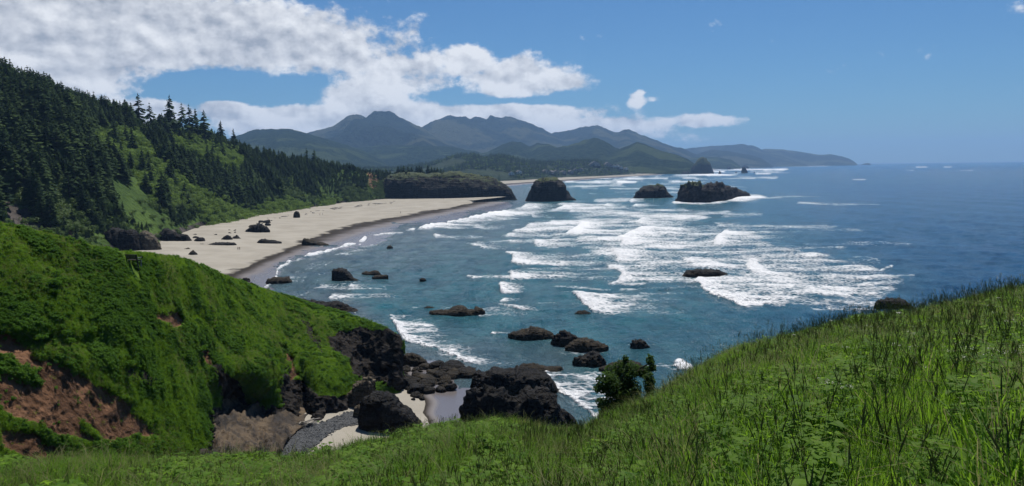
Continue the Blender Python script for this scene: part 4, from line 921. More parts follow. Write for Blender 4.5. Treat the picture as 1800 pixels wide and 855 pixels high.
# ------------------------------------------------------------------ far land: lowland, town, hills and mountains
def ridge_hill(name, label, pts, D, front, mat, rough=.25, nu=150, nv=44, seed=1, foot_y=None, back=None, zf=2.0, sc=1.0):
    pts = np.array(pts, float); u = np.linspace(pts[0, 0], pts[-1, 0], nu); y = np.interp(u, pts[:, 0], pts[:, 1]); y = smooth_rows(y[:, None], 1)[:, 0]
    Da = np.full(nu, float(D)) if not hasattr(D, '__len__') else np.interp(u, np.linspace(pts[0, 0], pts[-1, 0], len(D)), D)
    rg = P(u, y, Da); back = back or front
    vs = np.concatenate([np.linspace(0, 1, nv), np.linspace(1, 2, nv//3)[1:]])
    V = np.zeros((nu, len(vs), 3))
    for j, v in enumerate(vs):
        Dd = Da-front*(1-v) if v <= 1 else Da+back*(v-1)
        q = rg.copy(); q[:, 0] = rg[:, 0]*(Dd/Da) if v <= 1 else rg[:, 0]; q[:, 1] = Dd
        k = v if v <= 1 else 2-v
        q[:, 2] = zf-4+(rg[:, 2]-zf+4)*(0.35*k+0.65*k*k*(3-2*k))
        V[:, j] = q
    hgt = np.maximum(rg[:, 2]-zf, 5)[:, None]; k = np.where(vs <= 1, vs, 2-vs)[None, :]
    L_ = front*0.42*sc
    n = fbm(np.stack([V[..., 0]/L_, V[..., 1]/(L_*1.9), V[..., 0]*0], -1), 5, seed, .52, True)-0.15
    V[..., 2] += n*hgt*rough*np.sin(k*math.pi)**0.8
    jag = fbm(np.stack([u/9, u*0, u*0], -1), 4, seed+3)
    V[..., 2] += jag[:, None]*0.035*hgt*sstep(.6, 1, k)
    z0 = V[..., 2]; V[..., 2] = np.maximum(z0, zf-4)
    me = mesh_np(name, V.reshape(-1, 3), grid_faces(nu, len(vs))[:, ::-1], mat, True, {'soil': np.zeros(nu*len(vs)), 'rock': np.zeros(nu*len(vs))})
    o = link(name, me); tag(o, label, kind='structure'); return V
MTN = []
ridge_hill('mountain', 'wide blue mountain with two rounded summits', [(330, 300), (430, 262), (480, 245), (520, 240), (550, 233), (580, 226), (600, 216), (612, 208), (622, 206), (640, 212), (655, 204), (668, 201.5), (688, 204), (720, 220), (745, 230), (765, 244), (800, 262), (860, 285), (900, 300)], 8200, 3000, M_MTN, .55, 220, 60, 4)
ridge_hill('mountain', 'long blue mountain with a level notched crest', [(640, 300), (700, 250), (735, 228), (755, 219), (790, 213), (828, 214), (834, 209), (855, 209), (862, 204.5), (880, 206), (898, 207), (925, 213), (945, 222), (970, 236), (1000, 252), (1060, 285), (1090, 300)], 9600, 3000, M_MTN, .5, 220, 60, 7)
ridge_hill('mountain', 'blue mountain with a gentle double crest behind the conical hills', [(900, 300), (940, 250), (975, 234), (1005, 229), (1030, 224), (1048, 223.5), (1062, 228), (1080, 234), (1096, 230), (1106, 229.5), (1125, 240), (1150, 251), (1175, 257), (1200, 262), (1230, 275), (1270, 295)], 10000, 2800, M_MTN, .45, 200, 56, 9)
ridge_hill('mountain', 'low smooth hill behind the forested ridge', [(300, 300), (380, 250), (440, 231), (480, 226), (510, 228), (545, 236), (590, 250), (640, 268), (690, 290), (720, 300)], 6000, 2200, M_FOOT, .35, 150, 44, 12)
ridge_hill('mountain', 'far pale blue headland ridge stepping down to the sea', [(1140, 296), (1175, 268), (1205, 262), (1235, 258), (1262, 257), (1280, 256), (1305, 253), (1325, 257), (1345, 266), (1375, 272), (1420, 290)], 13000, 1800, M_MTN, .2, 150, 40, 14)
ridge_hill('mountain', 'last long headland sloping down into the sea', [(1290, 292), (1320, 268), (1345, 262), (1370, 262.5), (1400, 266), (1425, 270), (1440, 272.5), (1460, 271.5), (1480, 275), (1492, 279), (1500, 283), (1507, 289)], 13500, 1300, M_MTN, .15, 150, 40, 15)
ridge_hill('mountain', 'middle blue headland hill behind the haystack shaped stack', [(1160, 295), (1200, 282), (1230, 270), (1256, 263), (1290, 268), (1320, 273), (1340, 279), (1355, 290), (1360, 293)], 10500, 1500, M_MTN, .22, 120, 36, 17)
ridge_hill('foothill', 'green conical hill left of a second one', [(880, 298), (940, 272), (975, 262), (1000, 255), (1025, 247), (1045, 242.5), (1062, 248), (1080, 258), (1110, 272), (1150, 292)], 5600, 1500, M_FOOT, .4, 150, 44, 21)
ridge_hill('foothill', 'green conical hill nearest the long beach', [(1030, 298), (1070, 268), (1100, 258), (1122, 249), (1140, 256), (1160, 265), (1190, 272), (1210, 280), (1226, 292), (1232, 296)], 5200, 1300, M_FOOT, .4, 140, 44, 23)
ridge_hill('foothill', 'rounded dark green hill with a wooded dome', [(760, 298), (820, 275), (860, 266), (880, 256), (900, 248), (915, 250), (930, 258), (945, 252), (965, 254), (985, 264), (1010, 280), (1030, 295)], 5900, 1500, M_FOOT, .25, 150, 44, 25)
ridge_hill('foothill', 'broad patchy green slope below the twin summit mountain', [(420, 300), (520, 275), (600, 262), (680, 256), (760, 256), (820, 264), (880, 275), (960, 290), (980, 296)], 6400, 1600, M_FOOT, .35, 170, 50, 27)
ridge_hill('foothill', 'low wooded shore hill at the far end of the long beach', [(1150, 298), (1185, 283), (1215, 278), (1240, 276), (1262, 277), (1285, 281), (1296, 288), (1302, 293)], 8200, 900, M_FOOT, .2, 90, 30, 29)
# lowland with its woods
def build_lowland():
    cols = np.linspace(560, 1290, 160)
    cv = np.array([(560, 326), (700, 323), (850, 319.5), (883, 318), (922, 316.3), (996, 311.5), (1057, 309.5), (1125, 306), (1197, 300.8), (1259, 296.3), (1290, 294.8)], float)
    f0 = G(cols, np.interp(cols, cv[:, 0], cv[:, 1]), 5.0)
    top = [(560, 300), (690, 299), (760, 289), (795, 276), (830, 273), (850, 279), (868, 275), (890, 275), (920, 284), (960, 288), (1000, 285), (1030, 282.5), (1050, 284), (1080, 296), (1105, 303), (1130, 303), (1197, 299), (1290, 293.5)]
    yr = np.interp(cols, *np.array(top, float).T); Dr = np.minimum(f0[:, 1]+np.interp(cols, [560, 800, 1000, 1080, 1130, 1290], [1100, 1000, 500, 300, 900, 800]), 9000)
    rg = P(cols, yr, Dr); rg[:, 2] = np.maximum(rg[:, 2], 6)
    vs = np.concatenate([np.linspace(0, 1, 34), np.linspace(1.05, 2.2, 12)]); V = np.zeros((160, len(vs), 3))
    for j, v in enumerate(vs):
        if v <= 1:
            q = f0*(1-v)+rg*v; q[:, 2] = f0[:, 2]+(rg[:, 2]-f0[:, 2])*(v**1.25)
        else:
            q = rg.copy(); q[:, 1] += (v-1)*1800; q[:, 0] *= q[:, 1]/rg[:, 1]; q[:, 2] = 6+(rg[:, 2]-6)*max(0, 1-(v-1)*1.3)
        V[:, j] = q
    V[..., 2] += fbm(V/180, 3, 77)*7*np.clip(np.sin(np.clip(vs, 0, 1)*math.pi), 0, 1)[None, :]
    n = 160*len(vs)
    me = mesh_np('lowland', V.reshape(-1, 3), grid_faces(160, len(vs)), M_LOW, True, {'soil': np.zeros(n), 'rock': np.zeros(n)})
    tag(link('lowland', me), 'wooded lowland behind the long distant beach', kind='structure')
    p, nr = sample_grid(V, 17000, np.random.default_rng(9), 0, 38); px, py = proj(p)
    dens = fbm(p/np.array([260., 420., 1e9]), 3, 81); k = (dens > -0.34) & (py < 318)
    k &= ~((px > 860) & (p[:, 2] < 8) & (RNG.random(len(p)) < .85))
    p = p[k]; r = RNG.random(len(p)); h = 9+12*r; dk = RNG.random(len(p)) < .22
    sm = [conifer(11, 7, 6, .22, .06), conifer(12, 7, 6, .18, .08), conifer(13, 6, 6, .26, .1)]
    src = [joined(a, b, 'far_conifer') for a, b in sm]+[leaf_crown(31, 120, .24, M_SHRUBD, 'far_broadleaf')]
    idx = np.where(dk, 3, RNG.integers(0, 3, len(p))); sc = np.where(dk, h*.45, h); w = np.where(dk, 1.0, RNG.uniform(1.0, 1.7, len(p)))
    instancer('lowland_forest', p, np.stack([r*0, r*0, r*99], 1), np.stack([sc*w, sc*w, sc], 1), idx, src, 'distant woods covering the lowland behind the long beach')
    return V
LOWV = build_lowland()
def build_town():
    M_WH = mat_plain('white_house_wall', (0.55, 0.54, 0.50), (0.66, 0.65, 0.62), .3); M_GR = mat_plain('grey_house_wall', (0.22, 0.20, 0.18), (0.32, 0.30, 0.27), .3)
    M_RF = mat_plain('house_roof', (0.06, 0.055, 0.05), (0.11, 0.10, 0.095), .4); M_WIN = mat_plain('house_window', (0.02, 0.025, 0.03), (0.03, 0.035, 0.04), 1, .2)
    def house(w, d, h, wm):
        a = MB(); a.box((0, 0, h/2), (w, d, h)); a.add([(-w/2, -d/2, h), (w/2, -d/2, h), (0, -d/2, h+w*.28)], [(0, 1, 2)]); a.add([(-w/2, d/2, h), (w/2, d/2, h), (0, d/2, h+w*.28)], [(2, 1, 0)])
        b = MB()
        for s in (-1, 1):
            e = Vector((s*w*.56, 0, h-w*.03)); t_ = Vector((0, 0, h+w*.30))
            v = [e+Vector((0, -d*.54, 0)), e+Vector((0, d*.54, 0)), t_+Vector((0, d*.54, 0)), t_+Vector((0, -d*.54, 0))]; b.add(v+[q+Vector((0, 0, .4)) for q in v], [(0, 1, 2, 3), (4, 7, 6, 5), (0, 4, 5, 1), (2, 6, 7, 3), (1, 5, 6, 2), (0, 3, 7, 4)])
        wn = MB()
        for s in (-.25, .25): wn.box((s*w, -d/2-.06, h*.55), (w*.2, .12, h*.35))
        return [a.mesh('wall', wm), b.mesh('roof', M_RF), wn.mesh('window', M_WIN)]
    KIND = [house(16, 20, 7, M_WH), house(18, 22, 8, M_GR), house(46, 16, 8, M_GR)]
    spots = [(899, 313, 0, 'white house leftmost of the pair at the near end of the far beach'), (912, 312.5, 0, 'white house rightmost of the pair at the near end of the far beach')]
    spots += [(x, y, 1, 'small grey beach house in the row behind the far beach') for x, y in [(958, 309.6), (968, 309), (977, 308.4), (990, 307.6), (1003, 307), (1012, 306.5), (1021, 306), (1049, 306), (1064, 305)]]
    spots += [(1045, 299, 2, 'long low grey building on the rise behind the far beach'), (1068, 300.5, 2, 'lower long grey building right of the first one behind the far beach')]
    spots += [(x, y, 0, 'white house on the wooded knoll at the end of the village') for x, y in [(1074, 296.5), (1085, 294), (1092, 297), (1100, 299), (1079, 299.5)]]
    spots += [(x, y, 1, 'tiny grey house by the distant shore near the haystack shaped stack') for x, y in [(1160, 300), (1172, 299), (1184, 298.5), (1196, 298)]]
    first = {}
    for k, (x, y, t_, lab) in enumerate(spots):
        d = float(np.interp(x, [880, 1000, 1057, 1125, 1200], [2480, 3130, 3500, 4100, 5500])); p = P(np.array([x*1.0]), np.array([y]), np.array([d]))[0]
        dd = np.hypot(LOWV[..., 0]-p[0], LOWV[..., 1]-p[1]); gz = LOWV.reshape(-1, 3)[np.argmin(dd.ravel()), 2]
        key = t_
        if key not in first:
            e = first[key] = empty('beach_house')
            for me in KIND[t_]: link(me.name, me, e)
        else: e = copy_thing(first[key])
        e.location = (p[0], p[1], max(p[2], gz+3)); e.rotation_euler = (0, 0, random.uniform(-.5, .5)); e.scale = (1, 1, 1)
        grp = {0: 'white houses of the village', 1: 'grey houses behind the far beach', 2: 'long grey buildings of the village'}[t_]
        fb = MB(); tag(e, lab, 'house', grp if 'pair' not in lab else 'white houses at the near end of the far beach')
        q = max(p[2], gz+3)-gz+2
        e.location.z -= 0
        ped = link('foundation', None or _box_mesh(18 if t_ < 2 else 46, 20, q+6), e); ped.location = (0, 0, -(q+6)/2)
_bx = {}
def _box_mesh(w, d, h):
    mb = MB(); mb.box((0, 0, 0), (w-1, d-2, h)); return mb.mesh('foundation', M_ROCKB)
build_town()

# ------------------------------------------------------------------ near grassy headland on the left
HL = {}
def build_headland():
    cols = np.concatenate([np.linspace(-500, 0, 40)[:-1], np.linspace(0, 370, 190)[:-1], np.linspace(370, 712, 250)])
    rim = interp_rows(cols, [(-500, 290, 62), (-300, 330, 70), (0, 392, 87), (100, 413, 91), (160, 431, 95), (210, 441, 100), (255, 443, 107), (300, 449, 116), (340, 462, 127), (375, 476, 138), (410, 489, 150), (450, 503, 163), (500, 519, 175), (550, 535, 180), (620, 555, 179), (660, 568, 175), (690, 582, 170), (703, 590, 166), (712, 604, 164)])
    bas = interp_rows(cols, [(-500, 900, 46), (-300, 890, 52), (0, 880, 63), (100, 880, 68), (210, 880, 76), (300, 872, 86), (350, 862, 94), (372, 845, 100), (384, 790, 113), (396, 730, 126), (412, 722, 129)])
    yb = np.interp(cols, [396, 412, 440, 470, 500, 530, 560, 590, 615, 645, 690, 706, 712], [722, 722, 727, 728, 728, 738, 748, 735, 722, 706, 698, 694, 692])
    zb = np.interp(cols, [396, 440, 500, 540, 600, 700, 712], [6.5, 5.0, 3.8, 2.6, 1.8, 0.4, -.3])
    gb = G(cols, yb, zb)[:, 1]
    k = sstep(396, 420, cols); y1 = bas[:, 0]*(1-k)+yb*k; D1 = bas[:, 1]*(1-k)+gb*k
    y0, D0 = rim[:, 0], rim[:, 1]
    vs = np.concatenate([np.linspace(0, 1, 190)])
    px = np.repeat(cols[:, None], len(vs), 1); py = y0[:, None]+(y1-y0)[:, None]*vs[None, :]
    steep = sstep(470, 640, cols)[:, None]
    ex = np.full((len(cols), 1), .66); g = vs[None, :]**ex*(1-steep)+(0.75*vs[None, :]**.6+0.25*sstep(0, 1, vs)[None, :])*steep
    D = D0[:, None]+(D1-D0)[:, None]*g
    wv_ = np.clip((py-y0[:, None])/(640-y0[:, None]), 0, 1)*(1-sstep(652, 724, py))
    D = D+np.interp(cols, [366, 380, 392, 420, 450, 480, 512], [0, -6, -12, -12.5, -9.6, -5, 0])[:, None]*wv_
    def bumpD(x, y, sx, sy, a): return a*np.exp(-((px-x)/sx)**2-((py-y)/sy)**2)
    D = D+bumpD(404, 690, 16, 24, 4)+bumpD(470, 640, 30, 60, -4)+bumpD(533, 695, 12, 40, 7)+bumpD(580, 660, 30, 45, -4)+bumpD(635, 610, 28, 30, 3.5)+bumpD(660, 660, 30, 40, 5)+bumpD(700, 640, 14, 60, -2)+bumpD(375, 720, 10, 90, 3)
    D = D+bumpD(80, 600, 90, 14, 1.2)+bumpD(500, 600, 14, 60, 3)+bumpD(390, 560, 16, 60, 2.5)
    z4 = lambda l: [(x/1.8, 380+y/1.8) for x, y in l]; z5 = lambda l: [(350+x/2.28, 480+y/2.28) for x, y in l]; zb3 = lambda l: [(x/2.897, 560+y/2.897) for x, y in l]
    wx = px+fbm(np.stack([px/22, py/22, px*0], -1), 3, 5)*9; wy = py+fbm(np.stack([px/22, py/22, px*0+7], -1), 3, 6)*9
    SO = [zb3([(-40, 30), (0, 40), (60, 80), (110, 120), (190, 165), (250, 190), (330, 225), (420, 275), (490, 315), (560, 345), (620, 390), (700, 465), (790, 555), (850, 610), (700, 590), (640, 605), (560, 585), (480, 615), (380, 605), (280, 590), (230, 540), (100, 500), (0, 440), (-40, 400)]),
          zb3([(0, 540), (70, 545), (160, 570), (240, 610), (330, 660), (430, 740), (300, 740), (100, 680), (0, 640)]), zb3([(590, 655), (680, 690), (850, 735), (800, 750), (640, 720)]),
          z4([(490, 290), (575, 308), (582, 345), (540, 342), (500, 318)]), z4([(620, 390), (660, 420), (690, 480), (670, 480), (630, 420)]),
          z5([(320, 280), (360, 330), (400, 420), (370, 420), (335, 350)])]
    GI = [zb3([(-20, 165), (60, 185), (100, 235), (180, 265), (225, 325), (170, 330), (110, 300), (60, 290), (-20, 260)]), zb3([(420, 500), (480, 530), (545, 595), (500, 600), (440, 560)])]
    DK = [z5([(400, 190), (440, 200), (480, 260), (505, 310), (545, 345), (520, 350), (470, 300), (430, 250)]), z4([(390, 480), (440, 468), (500, 520), (470, 535), (400, 505)])]
    RK = [[(370, 640), (392, 642), (415, 664), (428, 690), (432, 726), (384, 722), (382, 690)], z5([(505, 255), (560, 235), (700, 225), (765, 232), (820, 260), (830, 480), (700, 445), (620, 405), (570, 330), (530, 300)]), z5([(440, 450), (480, 490), (560, 500), (640, 470), (620, 425), (715, 430), (660, 540), (560, 610), (440, 600), (425, 520)]),
          z5([(335, 370), (385, 430), (445, 450), (440, 600), (345, 560), (325, 480)]), z5([(50, 370), (120, 400), (140, 560), (250, 560), (250, 545), (140, 545), (90, 520), (60, 450)]), z5([(60, 540), (110, 560), (95, 690), (10, 740), (30, 640)]), z5([(120, 520), (360, 545), (440, 560), (440, 640), (120, 640)])]
    soil = np.zeros(px.shape); rock = np.zeros(px.shape)
    for pl in SO: soil = np.maximum(soil, inpoly(wx, wy, pl))
    for pl in GI: soil = np.where(inpoly(wx, wy, pl), 0, soil)
    for pl in DK: rock = np.maximum(rock, .75*inpoly(wx, wy, pl))
    for pl in RK: rock = np.maximum(rock, inpoly(wx, wy, pl))
    def blur(a, n=2):
        a = a.astype(float)
        for _ in range(n):
            b = a.copy(); b[1:-1, 1:-1] = (a[1:-1, 1:-1]*4+a[:-2, 1:-1]+a[2:, 1:-1]+a[1:-1, :-2]+a[1:-1, 2:])/8; a = b
        return a
    soil = blur(soil); rock = blur(rock)
    V = P(px, py, D)
    p = V.copy(); env = sstep(0, .05, vs)[None, :]
    lump = fbm(p/10, 3, 32)*0.7+fbm(p/4.5, 3, 33)*0.40+fbm(p/1.8, 3, 34)*0.30
    crag = fbm(p/np.array([3.2, 3.2, 6.0]), 5, 35, .58, True)
    du = np.gradient(V, axis=0); dv = np.gradient(V, axis=1); N = np.cross(du, dv); N /= np.linalg.norm(N, axis=-1, keepdims=True)+1e-9
    N = np.where(((N*(V-np.array([0, 0, H]))).sum(-1) > 0)[..., None], -N, N)
    disp = lump*(1-rock)*(1-.45*soil)+(crag-.3)*1.5*rock-soil*.55+fbm(p*np.array([.9, .9, .35]), 4, 36, .55, True)*.38*soil
    V = V+N*(disp*(0.25+.75*env))[..., None]
    # back side behind the rim, so that the headland is a solid hill
    nb = 26; Bk = np.zeros((len(cols), nb, 3)); back = V[:, 0].copy()
    bw = np.interp(cols, [-500, 300, 450, 712], [60, 60, 34, 12])
    dirb = np.stack([np.interp(cols, [-500, 300, 450, 600, 712], [-.55, -.35, -.36, -.30, -.22]), np.interp(cols, [-500, 300, 450, 712], [.84, .94, 1, .85])], 1)
    for j in range(nb):
        s = (nb-j)/nb; q = back.copy(); q[:, :2] += dirb*(bw*s)[:, None]
        q[:, 2] = back[:, 2]-(back[:, 2]+4)*(0.35*s+.65*s*s*s)-1.5*min(1, s*4)
        q[:, 2] += fbm(q/6, 3, 38)*.7; Bk[:, j] = q
    A = np.concatenate([Bk, V], 1); z_ = np.zeros((len(cols), nb))
    rk2 = np.concatenate([z_+sstep(560, 640, cols)[:, None]*sstep(1.0, .85, np.arange(nb)/nb)[None, :], rock], 1); so2 = np.concatenate([z_, soil], 1)
    me = mesh_np('grassy_headland', A.reshape(-1, 3), grid_faces(*A.shape[:2]), M_HEAD, True, {'soil': so2.ravel(), 'rock': rk2.ravel()})
    tag(link('grassy_headland', me), 'bright green headland with red soil slips ending in a black sea cliff', kind='structure')
    xb, yb_ = proj(V); HL['bench'] = V.reshape(-1, 3)[np.argmin(((xb-232)**2+(yb_-468)**2).ravel())]
    HL.update(V=V, soil=soil, rock=rock, N=N, A=A, cols=cols)
build_headland()
def build_slab():
    px, py = np.meshgrid(np.linspace(335, 556, 110), np.linspace(690, 850, 90), indexing='ij')
    t = np.clip((556-px)/170, 0, 1.3); z = 2.4+6.2*t**1.25+np.clip((735-py)/30, 0, 1)*1.0*t
    fr = fbm(np.stack([px/18, py/30, px*0], -1), 3, 93)*9+np.interp(px, [335, 430, 478, 495, 508, 523, 545, 556], [900, 840, 812, 790, 772, 757, 745, 741]); z = z-np.clip((py-fr)/10, 0, 1)*3.2
    V = G(px, py, z); f = fbm(V/np.array([3.2, 6.0, 2.6]), 6, 91, .55, True)-.2; V[..., 2] += f*2.1*np.clip(t*2, .3, 1)+fbm(V/6, 3, 92)*1.1*np.clip(t*1.5, .2, 1)
    mt, tt, b, out = new_mat('slab_rock'); p = pos(tt); n = tt.noise(tt.scale(p, (1, .5, 1.5)), .28, 7, .62, .6); n2 = tt.noise(p, 1.3, 6, .6)
    c = tt.mix(tt.step(n, .36, .64), (0.018, 0.015, 0.013), (0.105, 0.075, 0.046)); c = tt.mix(tt.step(n2, .5, .8, 0, .5), c, (0.15, 0.125, 0.09)); c = tt.mix(tt.step(tt.noise(p, .12, 4, .6), .5, .62, 0, .75), c, (0.022, 0.018, 0.016)); tt.put(b.inputs['Base Color'], c); tt.put(b.inputs['Normal'], tt.bump(tt.math('ADD', n, n2), .9, .5))
    me = mesh_np('rock_slab', V.reshape(-1, 3), grid_faces(*px.shape)[:, ::-1], mt, True)
    tag(link('rock_slab', me), 'sloping tan and brown rock slab in the head of the cove', 'rock slab')
build_slab()
def build_pebbles():
    poly = [(484, 812), (497, 792), (508, 774), (524, 758), (546, 746), (560, 748), (590, 735), (615, 724), (634, 727), (640, 735), (632, 744), (600, 750), (575, 763), (560, 776), (545, 792), (530, 812)]
    a = np.array(poly); x = RNG.uniform(a[:, 0].min(), a[:, 0].max(), 26000); y = RNG.uniform(a[:, 1].min(), a[:, 1].max(), 26000); k = inpoly(x+RNG.normal(size=26000)*1.5, y+RNG.normal(size=26000)*1.5, poly); x, y = x[k], y[k]
    p = G(x, y, cove_z(x, y)); n = len(p); p[:, 2] += .02
    mt, t, b, out = new_mat('shingle'); r = t.new('ShaderNodeObjectInfo').outputs['Random']; t.put(b.inputs['Base Color'], t.mix(r, (0.022, 0.024, 0.027), (0.10, 0.104, 0.108)))
    src = []
    for s in range(3):
        bm = bmesh.new(); bmesh.ops.create_icosphere(bm, subdivisions=1, radius=1)
        for v in bm.verts: v.co = Vector((v.co.x*1.2, v.co.y, v.co.z*.6))*(1+.25*math.sin(v.co.x*5+s)*math.cos(v.co.y*4))
        me = bpy.data.meshes.new('pebble'); bm.to_mesh(me); bm.free(); me.materials.append(mt); src.append(me)
    instancer('pebbles', p, RNG.normal(size=(n, 3))*np.array([.3, .3, 3]), .10+.22*RNG.random(n)**2, RNG.integers(0, 3, n), src, 'dark grey pebbles heaped across the head of the cove')
build_pebbles()

# ------------------------------------------------------------------ grass and herbs
M_G1 = mat_leaf('meadow_grass', (0.048, 0.118, 0.007), (0.130, 0.235, 0.016), 0.52, 0.6, 0.15, .25)
M_G2 = mat_leaf('pale_grass', (0.10, 0.115, 0.032), (0.18, 0.175, 0.070), 0.5, 0.6, 0.15)
M_STK = mat_leaf('seed_stalk', (0.060, 0.090, 0.022), (0.135, 0.150, 0.055), 0.45, 0.7, 0.1)
M_WEED = mat_leaf('weed_leaf', (0.060, 0.135, 0.010), (0.130, 0.225, 0.020), 0.5, 0.6, 0.12)
M_TURF = mat_leaf('headland_herbage', (0.066, 0.145, 0.009), (0.140, 0.240, 0.020), 0.42, 0.8, 0.05, .12)
M_TURFD = mat_leaf('headland_leafy_herbage', (0.042, 0.105, 0.010), (0.090, 0.180, 0.020), 0.38, 0.8, 0.05, .12)
M_FLW = mat_plain('white_blossom', (0.55, 0.55, 0.45), (0.70, 0.70, 0.62), 5)
def tuft(seed, n, h0, h1, spread, w, mat, lean=.35, name='tuft'):
    r = random.Random(seed); mb = MB()
    for k in range(n):
        a = r.random()*6.28; d = spread*math.sqrt(r.random()); x, y = d*math.cos(a), d*math.sin(a); h = r.uniform(h0, h1); b = r.random()*6.28; l = h*r.uniform(.1, lean*1.6); ww = w*r.uniform(.7, 1.3)
        s = Vector((-math.sin(b), math.cos(b), 0)); dr = Vector((math.cos(b), math.sin(b), 0)); p0 = Vector((x, y, -.05)); droop = r.random()
        p1 = p0+Vector((0, 0, h*.5))+dr*l*.25; p2 = p0+Vector((0, 0, h*(.88-.12*droop)))+dr*l*.65; p3 = p0+Vector((0, 0, h*(1-.25*droop)))+dr*l*1.15
        mb.add([p0-s*ww*.5, p0+s*ww*.5, p1-s*ww*.5, p1+s*ww*.5, p2-s*ww*.36, p2+s*ww*.36, p3], [(0, 1, 3, 2), (2, 3, 5, 4), (4, 5, 6)])
    return mb.mesh(name, mat)
def stalk(seed, n, h0, h1, spread, mat):
    r = random.Random(seed); mb = MB()
    for k in range(n):
        a = r.random()*6.28; d = spread*math.sqrt(r.random()); h = r.uniform(h0, h1); b = r.random()*6.28; l = h*r.uniform(.05, .22)
        p = [Vector((d*math.cos(a), d*math.sin(a), -.05))]; dr = Vector((math.cos(b), math.sin(b), 0))
        for f in (.45, .8, 1.0): p.append(p[0]+Vector((0, 0, h*f))+dr*l*f*f)
        mb.tube(p, [.0032, .0028, .0022, .0015], 3)
        hl = r.uniform(.10, .17); q = [p[-1]+(dr*.35+Vector((0, 0, .9)))*hl*f for f in (-.35, .1, .5, 1)]; wd = r.uniform(.004, .008)
        mb.tube(q, [.004, wd, wd*.8, .002], 5)
        if r.random() < .5:
            for j in range(5):
                c = p[-1]+Vector((r.uniform(-.04, .04), r.uniform(-.04, .04), hl*r.uniform(-.6, .9))); mb.tube([p[-1]+Vector((0, 0, hl*(j/5-.4))), c, c+Vector((r.uniform(-.02, .02), r.uniform(-.02, .02), .02))], [.0015, .004, .002], 3)
    return mb.mesh('stalk', mat)
def weed(seed, n, h, size, mat):
    r = random.Random(seed); mb = MB()
    for k in range(n):
        a = r.random()*6.28; z = h*r.uniform(.25, 1); d = h*r.uniform(.1, .55); dr = Vector((math.cos(a), math.sin(a), 0)); s = Vector((-math.sin(a), math.cos(a), 0)); p = dr*d*.5+Vector((0, 0, z)); L_ = size*r.uniform(.6, 1.3); t_ = r.uniform(-.5, .35); f = (dr+Vector((0, 0, t_))).normalized(); up = s.cross(f)
        w = L_*r.uniform(.30, .45)
        mb.add([p, p+f*L_*.4+s*w+up*w*-.25, p+f*L_*.45, p+f*L_*.4-s*w-up*w*.25, p+f*L_-Vector((0, 0, L_*.18)), p+f*L_*.72+s*w*.75, p+f*L_*.72-s*w*.75], [(0, 1, 2), (0, 2, 3), (2, 1, 5), (2, 5, 4), (2, 6, 3), (2, 4, 6)])
        if k % 3 == 0: mb.tube([(0, 0, -.03), p*.6, p], [.006, .005, .003], 3)
    return mb.mesh('weed', mat)
def blossom(seed, n, h, mat):
    r = random.Random(seed); mb = MB()
    for k in range(n):
        x, y, z = r.gauss(0, .16), r.gauss(0, .16), h*r.uniform(.65, 1.05); c = Vector((x, y, z))
        for j in range(9):
            q = c+Vector((r.gauss(0, .022), r.gauss(0, .022), r.gauss(0, .014))); s = .008; mb.add([q+Vector((s, 0, .002)), q+Vector((0, s, -.002)), q+Vector((-s, 0, .002)), q+Vector((0, -s, -.002))], [(0, 1, 2, 3)])
    return mb.mesh('blossom', mat)
FG = {}
CANOPY = np.array([(-500, 815), (0, 812), (200, 804), (400, 801), (540, 799), (600, 787), (680, 769), (740, 753), (810, 740), (860, 737), (930, 745), (1000, 755), (1050, 742), (1100, 718), (1150, 697), (1220, 650), (1300, 612), (1400, 584), (1500, 557), (1600, 548), (1700, 526), (1800, 509), (2100, 470), (2500, 450)], float)
RIMD = np.array([(-500, 20), (0, 20), (500, 21), (700, 26), (900, 30), (1080, 30), (1200, 37), (1300, 42), (1500, 44), (1800, 38), (2100, 36), (2500, 36)], float)
def fore_point(px, s):             # s = 1 at the brow of the meadow, 0 under the camera
    D = np.interp(px, RIMD[:, 0], RIMD[:, 1]); y = np.interp(px, CANOPY[:, 0], CANOPY[:, 1])+0.33*FOC/D
    rim = P(px, y, D); foot = np.array([0, 0, H-1.65])
    s_ = np.asarray(s, float)
    p = foot+(rim-foot)*s_[..., None]
    over = np.clip(s_-1, 0, None)
    p[..., 2] -= over*D*(.25+over*.55)
    q = p.copy(); q[..., 2] = 0
    p[..., 2] += (fbm(q/3.5, 3, 101)*.16+fbm(q/1.1, 2, 102)*.05)*np.clip(s_*4, 0, 1)
    return p
